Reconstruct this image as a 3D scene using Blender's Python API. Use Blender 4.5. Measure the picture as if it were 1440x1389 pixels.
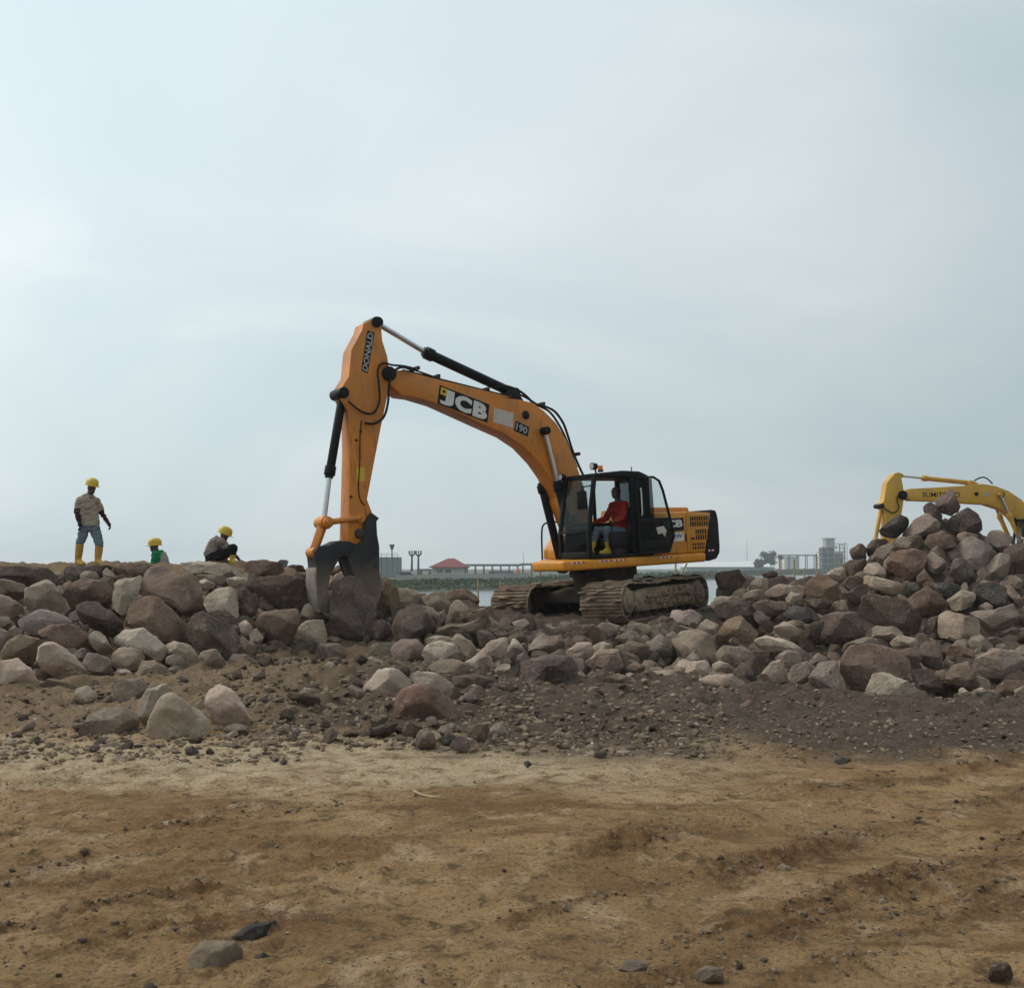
import bpy, bmesh, math, random
import numpy as np
from mathutils import Vector, Matrix, Euler

# ------------------------------------------------------------------ scene, camera, light
for o in list(bpy.data.objects):
    bpy.data.objects.remove(o)
scene = bpy.context.scene
COL = scene.collection
R = math.radians

FPX, CX, CY, HOR, EYE = 1400.0, 720.0, 694.5, 797.0, 1.6   # focal length and horizon in photo pixels, eye height
PITCH = math.atan((HOR - CY) / FPX)
CP, SP = math.cos(PITCH), math.sin(PITCH)
cam_data = bpy.data.cameras.new('camera')
cam = bpy.data.objects.new('camera', cam_data)
COL.objects.link(cam)
cam.location = (0, 0, EYE)
cam.rotation_euler = (math.pi / 2 + PITCH, 0, 0)
cam_data.sensor_width = 36.0
cam_data.lens = FPX / 1440.0 * 36.0
cam_data.clip_start = 0.05
cam_data.clip_end = 6000
scene.camera = cam

SUN_AZ, SUN_EL = R(-72), R(46)          # azimuth from +Y (view direction), negative = left of the picture
sun_dir = Vector((math.sin(SUN_AZ) * math.cos(SUN_EL), math.cos(SUN_AZ) * math.cos(SUN_EL), math.sin(SUN_EL)))
sl = bpy.data.lights.new('sun', 'SUN')
sl.energy = 1.5
sl.angle = R(18)
sl.color = (1.0, 0.93, 0.83)
sun = bpy.data.objects.new('sun', sl)
COL.objects.link(sun)
sun.location = sun_dir * 60
sun.rotation_euler = sun_dir.to_track_quat('Z', 'Y').to_euler()

world = bpy.data.worlds.new('World')
scene.world = world
world.use_nodes = True
nt = world.node_tree
nt.nodes.clear()
def N(t, kind, **kw):
    n = t.nodes.new(kind)
    for k, v in kw.items():
        setattr(n, k, v)
    return n
def math_node(t, op, a, b=None, c=None):
    n = N(t, 'ShaderNodeMath', operation=op)
    for i, q in enumerate((a, b, c)):
        if q is None: continue
        if isinstance(q, (int, float)): n.inputs[i].default_value = q
        else: t.links.new(q, n.inputs[i])
    return n.outputs[0]
def mix_col(t, fac, a, b, blend='MIX'):
    n = N(t, 'ShaderNodeMix', data_type='RGBA', blend_type=blend)
    for i, q in ((0, fac), (6, a), (7, b)):
        if isinstance(q, (int, float)): n.inputs[i].default_value = q
        elif isinstance(q, (tuple, list)): n.inputs[i].default_value = (*q[:3], 1)
        else: t.links.new(q, n.inputs[i])
    return n.outputs[2]
def ramp(t, fac, stops):
    n = N(t, 'ShaderNodeValToRGB')
    e = n.color_ramp.elements
    while len(e) < len(stops): e.new(0.5)
    for i, (p, c) in enumerate(stops):
        e[i].position = p
        e[i].color = (c, c, c, 1) if isinstance(c, (int, float)) else (*c[:3], 1)
    t.links.new(fac, n.inputs[0])
    return n.outputs[0]
out = N(nt, 'ShaderNodeOutputWorld')
bg = N(nt, 'ShaderNodeBackground')
bg.inputs[1].default_value = 0.1
sky = N(nt, 'ShaderNodeTexSky', sky_type='NISHITA', sun_disc=False)
sky.sun_elevation = SUN_EL
sky.sun_rotation = SUN_AZ
sky.air_density, sky.dust_density = 1.4, 4.0
tc = N(nt, 'ShaderNodeTexCoord')
sep = N(nt, 'ShaderNodeSeparateXYZ')
nt.links.new(tc.outputs['Generated'], sep.inputs[0])
zc = math_node(nt, 'MAXIMUM', sep.outputs[2], 0.0)
den = math_node(nt, 'ADD', zc, 0.50)
comb = N(nt, 'ShaderNodeCombineXYZ')
nt.links.new(math_node(nt, 'DIVIDE', sep.outputs[0], den), comb.inputs[0])
nt.links.new(math_node(nt, 'DIVIDE', sep.outputs[1], den), comb.inputs[1])
mp = N(nt, 'ShaderNodeMapping')
mp.inputs['Rotation'].default_value = (0, 0, R(-28))
mp.inputs['Scale'].default_value = (1.0, 1.7, 1)
mp.inputs['Location'].default_value = (3.1, 1.7, 0)
nt.links.new(comb.outputs[0], mp.inputs[0])
n1 = N(nt, 'ShaderNodeTexNoise')
n1.inputs['Scale'].default_value = 1.15
n1.inputs['Detail'].default_value = 7
n1.inputs['Roughness'].default_value = 0.50
n1.inputs['Distortion'].default_value = 0.7
nt.links.new(mp.outputs[0], n1.inputs['Vector'])
cloud = ramp(nt, n1.outputs[0], [(0.34, (4.12, 4.98, 5.30)), (0.50, (4.78, 5.46, 5.68)), (0.68, (6.00, 6.38, 6.42))])
dot = N(nt, 'ShaderNodeVectorMath', operation='DOT_PRODUCT')
nt.links.new(tc.outputs['Generated'], dot.inputs[0])
dot.inputs[1].default_value = sun_dir
glow = math_node(nt, 'EXPONENT', math_node(nt, 'MULTIPLY', dot.outputs['Value'], 0.58))
vm = N(nt, 'ShaderNodeVectorMath', operation='SCALE')
nt.links.new(cloud, vm.inputs[0])
nt.links.new(glow, vm.inputs['Scale'])
final = mix_col(nt, 0.90, sky.outputs[0], vm.outputs[0])
nt.links.new(final, bg.inputs[0])
nt.links.new(bg.outputs[0], out.inputs[0])

vs = scene.view_settings
vs.view_transform = 'Standard'
vs.look = 'None'
vs.exposure = 0.18
vs.gamma = 1.0
vs.use_curve_mapping = False
scene.cycles.max_bounces = 8
scene.cycles.volume_bounces = 1
scene.cycles.transparent_max_bounces = 12

# ------------------------------------------------------------------ helpers
random.seed(7)
rng = np.random.default_rng(11)

def ray(u, v):
    a, b = (u - CX) / FPX, -(v - CY) / FPX
    return Vector((a, CP - b * SP, SP + b * CP))            # from the camera, not normalised
def at_depth(u, v, d):
    r = ray(u, v)
    return Vector((0, 0, EYE)) + r * (d / r.y)
def on_z(u, v, z):
    r = ray(u, v)
    return Vector((0, 0, EYE)) + r * ((z - EYE) / r.z)

_perm = rng.permutation(4096)
_val = rng.random(4096)
def vnoise(x, y, z=0.0):
    x, y, z = np.broadcast_arrays(np.asarray(x, float), np.asarray(y, float), np.asarray(z, float))
    xi, yi, zi = np.floor(x).astype(int), np.floor(y).astype(int), np.floor(z).astype(int)
    fx, fy, fz = x - xi, y - yi, z - zi
    fx, fy, fz = (q * q * q * (q * (q * 6 - 15) + 10) for q in (fx, fy, fz))
    def h(a, b, c):
        return _val[_perm[(_perm[(_perm[a & 4095] + b) & 4095] + c) & 4095]]
    r = 0
    for i in (0, 1):
        for j in (0, 1):
            for k in (0, 1):
                r = r + h(xi + i, yi + j, zi + k) * np.where(i, fx, 1 - fx) * np.where(j, fy, 1 - fy) * np.where(k, fz, 1 - fz)
    return r * 2 - 1
def fbm(x, y, z=0.0, octaves=4, gain=0.5):
    a, s, r = 1.0, 1.0, 0
    for i in range(octaves):
        r = r + a * vnoise(x * s + 17.3 * i, y * s - 9.1 * i, np.asarray(z) * s + 4.7 * i)
        a *= gain; s *= 2.03
    return r

def link(o, parent=None):
    COL.objects.link(o)
    if parent is not None:
        o.parent = parent
    return o
def tag(o, label=None, cat=None, group=None, kind=None):
    if label: o['label'] = label
    if cat: o['category'] = cat
    if group: o['group'] = group
    if kind: o['kind'] = kind
    return o
def empty(name, loc=(0, 0, 0), parent=None):
    o = bpy.data.objects.new(name, None)
    o.empty_display_size = 0.2
    o.location = loc
    return link(o, parent)
def mesh_obj(name, me, mat, parent=None):
    o = bpy.data.objects.new(name, me)
    if mat is not None and len(me.materials) == 0:
        me.materials.append(mat)
    return link(o, parent)

class MB:
    """collects simple solids into one mesh"""
    def __init__(self, M=None):
        self.v, self.f, self.M = [], [], M
    def add(self, vs, fs):
        b = len(self.v)
        self.v += [Vector(p) for p in vs]
        self.f += [tuple(i + b for i in q) for q in fs]
        return self
    def box(self, c, s, rot=None, taper=1.0):
        c = Vector(c)
        m = rot.to_matrix() if rot is not None else Matrix.Identity(3)
        vs = []
        for z in (-1, 1):
            k = taper if z > 0 else 1
            for y in (-1, 1):
                for x in (-1, 1):
                    vs.append(c + m @ Vector((x * s[0] / 2 * k, y * s[1] / 2 * k, z * s[2] / 2)))
        return self.add(vs, [(0, 2, 3, 1), (4, 5, 7, 6), (0, 1, 5, 4), (2, 6, 7, 3), (0, 4, 6, 2), (1, 3, 7, 5)])
    def prism(self, poly, y0, y1):
        """poly = [(x, z)], extruded along y"""
        n = len(poly)
        ar = sum(poly[i][0] * poly[(i + 1) % n][1] - poly[(i + 1) % n][0] * poly[i][1] for i in range(n))
        if ar < 0: poly = poly[::-1]
        lo, hi = min(y0, y1), max(y0, y1)
        vs = [(x, lo, z) for x, z in poly] + [(x, hi, z) for x, z in poly]
        fs = [tuple(range(n)), tuple(range(2 * n - 1, n - 1, -1))]
        fs += [(i + n, (i + 1) % n + n, (i + 1) % n, i) for i in range(n)]
        return self.add(vs, fs)
    def slab(self, poly, z0, z1):
        n = len(poly)
        ar = sum(poly[i][0] * poly[(i + 1) % n][1] - poly[(i + 1) % n][0] * poly[i][1] for i in range(n))
        if ar < 0: poly = poly[::-1]
        vs = [(x, y, z0) for x, y in poly] + [(x, y, z1) for x, y in poly]
        fs = [tuple(range(n - 1, -1, -1)), tuple(range(n, 2 * n))]
        fs += [(i, (i + 1) % n, (i + 1) % n + n, i + n) for i in range(n)]
        return self.add(vs, fs)
    def cyl(self, a, b, r0, r1=None, n=14):
        a, b = Vector(a), Vector(b)
        r1 = r0 if r1 is None else r1
        d = (b - a)
        if d.length < 1e-6: return self
        q = d.to_track_quat('Z', 'Y').to_matrix()
        vs = []
        for p, r in ((a, r0), (b, r1)):
            for i in range(n):
                t = 2 * math.pi * i / n
                vs.append(p + q @ Vector((r * math.cos(t), r * math.sin(t), 0)))
        fs = [tuple(range(n - 1, -1, -1)), tuple(range(n, 2 * n))]
        fs += [(i, (i + 1) % n, (i + 1) % n + n, i + n) for i in range(n)]
        return self.add(vs, fs)
    def tube(self, pts, r, n=8, rs=None):
        pts = [Vector(p) for p in pts]
        vs, m = [], len(pts)
        prev = None
        for i, p in enumerate(pts):
            d = (pts[min(i + 1, m - 1)] - pts[max(i - 1, 0)]).normalized()
            if prev is None:
                ref = Vector((0, 0, 1)) if abs(d.z) < 0.9 else Vector((1, 0, 0))
                xa = d.cross(ref).normalized()
            else:
                xa = (prev - d * prev.dot(d)).normalized()
            prev = xa
            ya = d.cross(xa)
            rr = rs[i] if rs else r
            for k in range(n):
                t = 2 * math.pi * k / n
                vs.append(p + xa * (rr * math.cos(t)) + ya * (rr * math.sin(t)))
        fs = [tuple(range(n - 1, -1, -1)), tuple(range((m - 1) * n, m * n))]
        for i in range(m - 1):
            for k in range(n):
                fs.append((i * n + k, i * n + (k + 1) % n, (i + 1) * n + (k + 1) % n, (i + 1) * n + k))
        return self.add(vs, fs)
    def ball(self, c, r, nu=12, nv=8):
        c = Vector(c)
        r = (r, r, r) if isinstance(r, (int, float)) else r
        vs = [c + Vector((0, 0, -r[2]))]
        for j in range(1, nv):
            a = -math.pi / 2 + math.pi * j / nv
            for i in range(nu):
                t = 2 * math.pi * i / nu
                vs.append(c + Vector((r[0] * math.cos(a) * math.cos(t), r[1] * math.cos(a) * math.sin(t), r[2] * math.sin(a))))
        vs.append(c + Vector((0, 0, r[2])))
        fs = [(0, 1 + (i + 1) % nu, 1 + i) for i in range(nu)]
        for j in range(nv - 2):
            b = 1 + j * nu
            fs += [(b + i, b + (i + 1) % nu, b + nu + (i + 1) % nu, b + nu + i) for i in range(nu)]
        b = 1 + (nv - 2) * nu
        fs += [(b + i, b + (i + 1) % nu, len(vs) - 1) for i in range(nu)]
        return self.add(vs, fs)
    def mesh(self, name, smooth=35, bevel=0.0, seg=2):
        me = bpy.data.meshes.new(name)
        me.from_pydata([tuple(p) for p in self.v], [], self.f)
        if bevel > 0:
            bm = bmesh.new(); bm.from_mesh(me)
            es = [e for e in bm.edges if len(e.link_faces) == 2 and e.calc_face_angle(0) > 0.5]
            bmesh.ops.bevel(bm, geom=es, offset=bevel, segments=seg, profile=0.5, affect='EDGES', clamp_overlap=True)
            bm.to_mesh(me); bm.free()
        me.validate()
        if smooth:
            me.polygons.foreach_set('use_smooth', [True] * len(me.polygons))
            me.set_sharp_from_angle(angle=R(smooth))
        me.update()
        return me
    def build(self, name, mat, parent=None, smooth=35, bevel=0.0, seg=2):
        return mesh_obj(name, self.mesh(name, smooth, bevel, seg), mat, parent)

def smooth_path(pts, k=5):
    """Catmull-Rom through the points"""
    pts = [Vector(p) for p in pts]
    o = []
    for i in range(len(pts) - 1):
        p0, p1, p2, p3 = pts[max(i - 1, 0)], pts[i], pts[i + 1], pts[min(i + 2, len(pts) - 1)]
        for j in range(k):
            t = j / k
            o.append(0.5 * ((2 * p1) + (p2 - p0) * t + (2 * p0 - 5 * p1 + 4 * p2 - p3) * t * t + (3 * p1 - p0 - 3 * p2 + p3) * t ** 3))
    o.append(pts[-1])
    return o

# ------------------------------------------------------------------ materials
def new_mat(name):
    m = bpy.data.materials.new(name)
    m.use_nodes = True
    t = m.node_tree
    b = t.nodes['Principled BSDF']
    return m, t, b
def noise_node(t, vec, scale, detail=5, rough=0.55, dist=0.0):
    n = N(t, 'ShaderNodeTexNoise')
    n.inputs['Scale'].default_value = scale
    n.inputs['Detail'].default_value = detail
    n.inputs['Roughness'].default_value = rough
    n.inputs['Distortion'].default_value = dist
    if vec is not None: t.links.new(vec, n.inputs['Vector'])
    return n.outputs[0]
def bump(t, b, h, strength, dist):
    n = N(t, 'ShaderNodeBump')
    n.inputs['Strength'].default_value = strength
    n.inputs['Distance'].default_value = dist
    t.links.new(h, n.inputs['Height'])
    t.links.new(n.outputs[0], b.inputs['Normal'])
def worn(name, col, rough=0.5, dirt=(0.16, 0.12, 0.08), amount=0.35, scale=3.0, metallic=0.0, bumps=0.0, spec=0.5, streak=0.0):
    """paint, rubber, steel or cloth with soft dirt and fading"""
    m, t, b = new_mat(name)
    v = N(t, 'ShaderNodeTexCoord').outputs['Object']
    big = noise_node(t, v, scale, 6, 0.62, 0.3)
    fine = noise_node(t, v, scale * 9, 4, 0.6)
    c1 = mix_col(t, math_node(t, 'MULTIPLY', fine, 0.35), col, tuple(c * 0.72 for c in col))
    f = math_node(t, 'MULTIPLY', ramp(t, big, [(0.42, 0.0), (0.72, 1.0)]), amount)
    c2 = mix_col(t, f, c1, dirt)
    if streak:
        mp_ = N(t, 'ShaderNodeMapping'); mp_.inputs['Scale'].default_value = (1.0, 1.0, 0.22)
        t.links.new(v, mp_.inputs[0])
        sn = noise_node(t, mp_.outputs[0], 11, 6, 0.68, 0.8)
        c2 = mix_col(t, math_node(t, 'MULTIPLY', ramp(t, sn, [(0.55, 0.0), (0.72, 1.0)]), streak), c2, tuple(q * 0.28 for q in col))
        sc_ = noise_node(t, v, 70, 3, 0.8)
        c2 = mix_col(t, math_node(t, 'MULTIPLY', ramp(t, sc_, [(0.64, 0.0), (0.70, 1.0)]), streak * 0.8), c2, (0.10, 0.07, 0.05))
    t.links.new(c2, b.inputs['Base Color'])
    r = math_node(t, 'MULTIPLY_ADD', big, 0.35, rough - 0.12)
    t.links.new(r, b.inputs['Roughness'])
    b.inputs['Metallic'].default_value = metallic
    b.inputs['Specular IOR Level'].default_value = spec
    if bumps: bump(t, b, fine, 0.5, bumps)
    return m
MAT = {}
MAT['orange'] = worn('machine orange paint', (0.66, 0.218, 0.013), 0.42, (0.34, 0.165, 0.055), 0.75, 1.3, streak=0.8)
MAT['orange_body'] = worn('machine body yellow paint', (0.72, 0.275, 0.010), 0.36, (0.34, 0.18, 0.05), 0.55, 1.5, streak=0.6)
MAT['yellow'] = worn('second machine yellow paint', (0.66, 0.36, 0.035), 0.45, (0.28, 0.17, 0.06), 0.5, 1.2, streak=0.5)
MAT['black'] = worn('black machine paint', (0.004, 0.0045, 0.006), 0.45, (0.04, 0.034, 0.028), 0.2, 2.5, spec=0.18)
MAT['charcoal'] = worn('charcoal counterweight paint', (0.008, 0.009, 0.012), 0.45, (0.05, 0.042, 0.036), 0.22, 2.0, spec=0.2)
MAT['rubber'] = worn('black rubber', (0.008, 0.008, 0.009), 0.6, (0.05, 0.04, 0.032), 0.2, 6, spec=0.25)
MAT['chrome'] = worn('polished steel rod', (0.62, 0.63, 0.65), 0.25, (0.30, 0.28, 0.26), 0.25, 5, 1.0)
MAT['steel'] = worn('dark worn steel', (0.026, 0.026, 0.028), 0.55, (0.115, 0.085, 0.066), 0.7, 4, 0.2, 0.004, 0.3)
MAT['worn_steel'] = worn('pale abraded steel', (0.30, 0.265, 0.225), 0.55, (0.15, 0.10, 0.07), 0.75, 5, 0.2, 0.005)
MAT['track'] = worn('muddy track steel', (0.17, 0.122, 0.085), 0.8, (0.40, 0.30, 0.21), 0.95, 2.6, 0.0, 0.008, 0.2)
MAT['track_dark'] = worn('greasy undercarriage steel', (0.05, 0.04, 0.032), 0.75, (0.16, 0.12, 0.085), 0.75, 4, 0.0, 0.006, 0.2)
MAT['white_print'] = worn('white print', (0.70, 0.70, 0.66), 0.5, (0.4, 0.36, 0.3), 0.4, 6)
MAT['grey_print'] = worn('faded grey print', (0.40, 0.41, 0.42), 0.5, (0.22, 0.2, 0.19), 0.5, 12)
MAT['patch'] = worn('faded paper sticker', (0.56, 0.52, 0.50), 0.7, (0.50, 0.36, 0.24), 0.7, 14)
MAT['yellow_print'] = worn('yellow print', (0.68, 0.46, 0.03), 0.5, amount=0.1)
MAT['red_print'] = worn('red reflective tape', (0.45, 0.03, 0.02), 0.4, amount=0.1)
MAT['blue_print'] = worn('blue print', (0.03, 0.05, 0.16), 0.5, amount=0.1)
MAT['beacon'] = worn('amber beacon lens', (0.85, 0.20, 0.02), 0.25, amount=0.05)
MAT['seat'] = worn('grey seat cloth', (0.09, 0.09, 0.10), 0.9, amount=0.2)
def grapple_mat():
    # bare dark steel, its lower half caked in dried clay and rubbed by stone
    m, t, b = new_mat('grapple steel')
    v = N(t, 'ShaderNodeTexCoord').outputs['Object']
    sp = N(t, 'ShaderNodeSeparateXYZ'); t.links.new(v, sp.inputs[0])
    n = noise_node(t, v, 4.5, 6, 0.65, 0.4)
    f = noise_node(t, v, 30, 5, 0.7)
    z = math_node(t, 'ADD', sp.outputs[2], math_node(t, 'MULTIPLY_ADD', n, 0.9, -0.45))
    mask = ramp(t, math_node(t, 'MULTIPLY', z, 0.3), [(0.30, 1.0), (0.46, 0.0)])
    clay = mix_col(t, ramp(t, n, [(0.35, 0.0), (0.65, 1.0)]), (0.105, 0.076, 0.058), (0.225, 0.18, 0.14))
    c = mix_col(t, mask, mix_col(t, ramp(t, f, [(0.5, 0.0), (0.75, 0.5)]), (0.020, 0.021, 0.024), (0.07, 0.06, 0.052)), clay)
    t.links.new(c, b.inputs['Base Color'])
    b.inputs['Roughness'].default_value = 0.65
    b.inputs['Specular IOR Level'].default_value = 0.3
    bump(t, b, math_node(t, 'ADD', n, math_node(t, 'MULTIPLY', f, 0.4)), 0.6, 0.02)
    return m
MAT['grapple'] = grapple_mat()
def glass_mat(name, tint, rough=0.03):
    m = bpy.data.materials.new(name)
    m.use_nodes = True
    t = m.node_tree
    t.nodes.clear()
    o = N(t, 'ShaderNodeOutputMaterial')
    tr = N(t, 'ShaderNodeBsdfTransparent'); tr.inputs[0].default_value = (*tint, 1)
    gl = N(t, 'ShaderNodeBsdfGlossy'); gl.inputs['Roughness'].default_value = rough
    lw = N(t, 'ShaderNodeLayerWeight'); lw.inputs[0].default_value = 0.5
    fr = N(t, 'ShaderNodeMath', operation='MULTIPLY_ADD'); fr.inputs[1].default_value = 0.4; fr.inputs[2].default_value = 0.012
    pw = N(t, 'ShaderNodeMath', operation='POWER'); pw.inputs[1].default_value = 4.0
    t.links.new(lw.outputs['Facing'], pw.inputs[0]); t.links.new(pw.outputs[0], fr.inputs[0])
    mx = N(t, 'ShaderNodeMixShader')
    t.links.new(fr.outputs[0], mx.inputs[0]); t.links.new(tr.outputs[0], mx.inputs[1]); t.links.new(gl.outputs[0], mx.inputs[2])
    t.links.new(mx.outputs[0], o.inputs[0])
    return m
MAT['glass'] = glass_mat('cab glass', (0.84, 0.88, 0.88))
MAT['dark_glass'] = glass_mat('tinted cab glass', (0.30, 0.33, 0.34))

# ------------------------------------------------------------------ terrain
U_  = [-700, -100, 100, 250, 350, 420, 500, 560, 620, 690, 780, 1004, 1024, 1150, 1190, 1240, 1290, 1330, 1370, 1420, 1480, 1700]
VF_ = [ 985,  985, 975, 957, 946, 932, 930, 935, 950, 955, 958,  960,  970,  978,  982,  985,  985,  985,  985,  985,  985,  985]
VC_ = [ 799,  799, 799, 799, 800, 812, 826, 836, 850, 868, 880,  874,  824,  820,  812,  778,  745,  728,  742,  772,  800,  830]
DC_ = [18.6, 18.6,18.6,18.6,18.6,18.8,19.0,19.2,19.2,18.8,18.6, 18.8, 20.2, 21.0, 21.0, 21.0, 21.0, 21.0, 21.0, 21.0, 21.0, 21.0]
DP_ = [22.5, 22.5,22.5,22.5,22.0,21.5,20.5,20.3,20.3,21.0,25.5, 25.5, 25.0, 22.2, 21.9, 21.5, 21.5, 21.5, 21.5, 21.5, 21.5, 21.5]
WATER_Z = -2.2
def col_profile(u):
    df = EYE * FPX / (np.interp(u, U_, VF_) - HOR)
    dc = np.interp(u, U_, DC_)
    zc = EYE - (np.interp(u, U_, VC_) - HOR) / FPX * dc
    dp = np.interp(u, U_, DP_)
    k = np.clip((u - 1120) / 80, 0, 1)                      # the heap has a gentle apron before its steep face
    dm = df + (dc - df) * (0.5 + 0.20 * k)
    zm = zc * 0.5 * (1 - k) + 0.62 * k
    return df, dm, zm, dc, zc, dp
def height(x, y):
    x, y = np.asarray(x, float), np.asarray(y, float)
    u = CX + FPX * x / np.maximum(y, 1.0)
    df, dm, zm, dc, zc, dp = col_profile(u)
    z = np.zeros(np.broadcast(x, y).shape)
    a = np.clip((y - df) / (dm - df), 0, 1); z = z + a * zm
    a = np.clip((y - dm) / (dc - dm), 0, 1); z = z + a * (zc - zm)
    # behind the crest: land for the second machine on the right, the sea elsewhere
    a = np.clip((y - dp) / 1.6, 0, 1)
    land = np.clip((x - 8.0 - 0.12 * (y - 20)) / 1.5, 0, 1)
    back = 0.45 * land + (WATER_Z - 0.9) * (1 - land)
    drop = np.clip((y - dp) / np.where(land > 0.5, 1.6, 5.0), 0, 1)
    z = z + drop * (back - zc)
    far = np.clip((y - 52) / 8, 0, 1)
    z = z + far * (WATER_Z - 0.9 - 0.45) * land
    # hollow where the second worker crouches
    g = np.exp(-(((x + 7.15) / 0.75) ** 2 + ((y - 20.25) / 0.8) ** 2) ** 2)
    m = np.exp(-(((x + 2.4) / 1.7) ** 2 + ((y - 13.6) / 1.7) ** 2))      # dug-over dirt below the grapple
    return z - 0.62 * g + 0.20 * m
def rockzone(x, y):
    u = CX + FPX * x / np.maximum(y, 1.0)
    df, dm, zm, dc, zc, dp = col_profile(u)
    a = np.clip((y - df - 0.2) / 0.9, 0, 1) * np.clip((dc + 0.5 - y) / 0.6, 0, 1)
    return a * np.where(y > 5, 1, 0)

# low ridges and loosened strips on the trodden ground, given as photo polylines: (points, height, width)
RIDGES = [([(-60, 1318), (60, 1296), (170, 1272), (290, 1256)], 0.035, 0.063),
          ([(-60, 1255), (40, 1235), (120, 1205)], 0.022, 0.069),
          ([(-40, 1112), (60, 1103), (130, 1098)], 0.022, 0.081),
          ([(830, 1206), (890, 1190), (960, 1172), (1030, 1150)], 0.039, 0.138),
          ([(1150, 1103), (1240, 1092), (1350, 1075), (1440, 1062)], 0.028, 0.138),
          ([(1000, 1232), (1110, 1205), (1210, 1168), (1330, 1128), (1480, 1098)], 0.035, 0.115),
          ([(1180, 1270), (1300, 1220), (1400, 1190), (1500, 1165)], 0.031, 0.115),
          ([(880, 1400), (1000, 1345), (1130, 1290), (1260, 1245), (1440, 1200)], 0.028, 0.115),
          ([(1060, 1400), (1180, 1350), (1330, 1290), (1480, 1240)], 0.024, 0.103),
          ([(300, 1140), (420, 1133), (520, 1118)], 0.015, 0.103),
          ([(930, 1330), (1060, 1283), (1200, 1236), (1340, 1196), (1480, 1160)], 0.026, 0.05),
          ([(1120, 1330), (1260, 1280), (1400, 1238), (1500, 1210)], 0.024, 0.05),
          ([(720, 1290), (860, 1256), (980, 1228)], 0.022, 0.06),
          ([(60, 1345), (180, 1318), (300, 1300)], 0.018, 0.05),
          ([(180, 1168), (330, 1152), (470, 1140)], 0.018, 0.05)]
def seg_dist(x, y, a, b):
    dx, dy = b[0] - a[0], b[1] - a[1]
    t = np.clip(((x - a[0]) * dx + (y - a[1]) * dy) / (dx * dx + dy * dy), 0, 1)
    return np.hypot(x - a[0] - t * dx, y - a[1] - t * dy)
RP = []
for pts, h, w in RIDGES:
    RP.append(([on_z(u, v, 0)[:2] for u, v in pts], h, w))
def ridge_amount(x, y):
    m = np.zeros(np.shape(x))
    for pts, h, w in RP:
        d = np.min([seg_dist(x, y, pts[i], pts[i + 1]) for i in range(len(pts) - 1)], axis=0)
        m = np.maximum(m, h * np.exp(-(d / w) ** 2))
    return m * np.clip(0.80 + 1.0 * fbm(np.asarray(x) * 1.6 + 5, np.asarray(y) * 1.6, 9, 2), 0.15, 1.15)
def ground_z(x, y, fine=True):
    x, y = np.asarray(x, float), np.asarray(y, float)
    z = height(x, y) - 0.30 * rockzone(x, y)
    if fine:
        flat = np.clip((16.0 - y) / 5, 0.25, 1)
        z = z + 0.045 * fbm(x * 0.35, y * 0.5, 0, 3) * np.clip(y / 6, 0.3, 1)
        z = z + 0.020 * fbm(x * 1.7, y * 2.6, 2, 5, 0.62) * flat
        rd = ridge_amount(x, y)
        crumb = np.abs(fbm(x * 11, y * 14, 5, 4, 0.7)) * 1.3
        z = z + 0.95 * rd * (0.2 + 1.0 * crumb) - 0.4 * np.where(rd > 0.004, 0.006, 0)
        loose = np.clip(fbm(x * 0.9 + 3, y * 1.1, 8, 3) * 1.5 + 0.3 + np.clip((y - 8.2) * 0.6, 0, 0.8), 0, 1)
        z = z + loose * 0.024 * np.abs(fbm(x * 10, y * 10, 1, 4, 0.65)) * np.clip((26 - y) / 8, 0, 1)
        z = z + 0.11 * np.clip((y - 8.8) / 2.5, 0, 1) * np.abs(fbm(x * 2.3, y * 2.3, 3, 3, 0.55)) * np.clip((30 - y) / 6, 0, 1)
    return z

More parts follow.
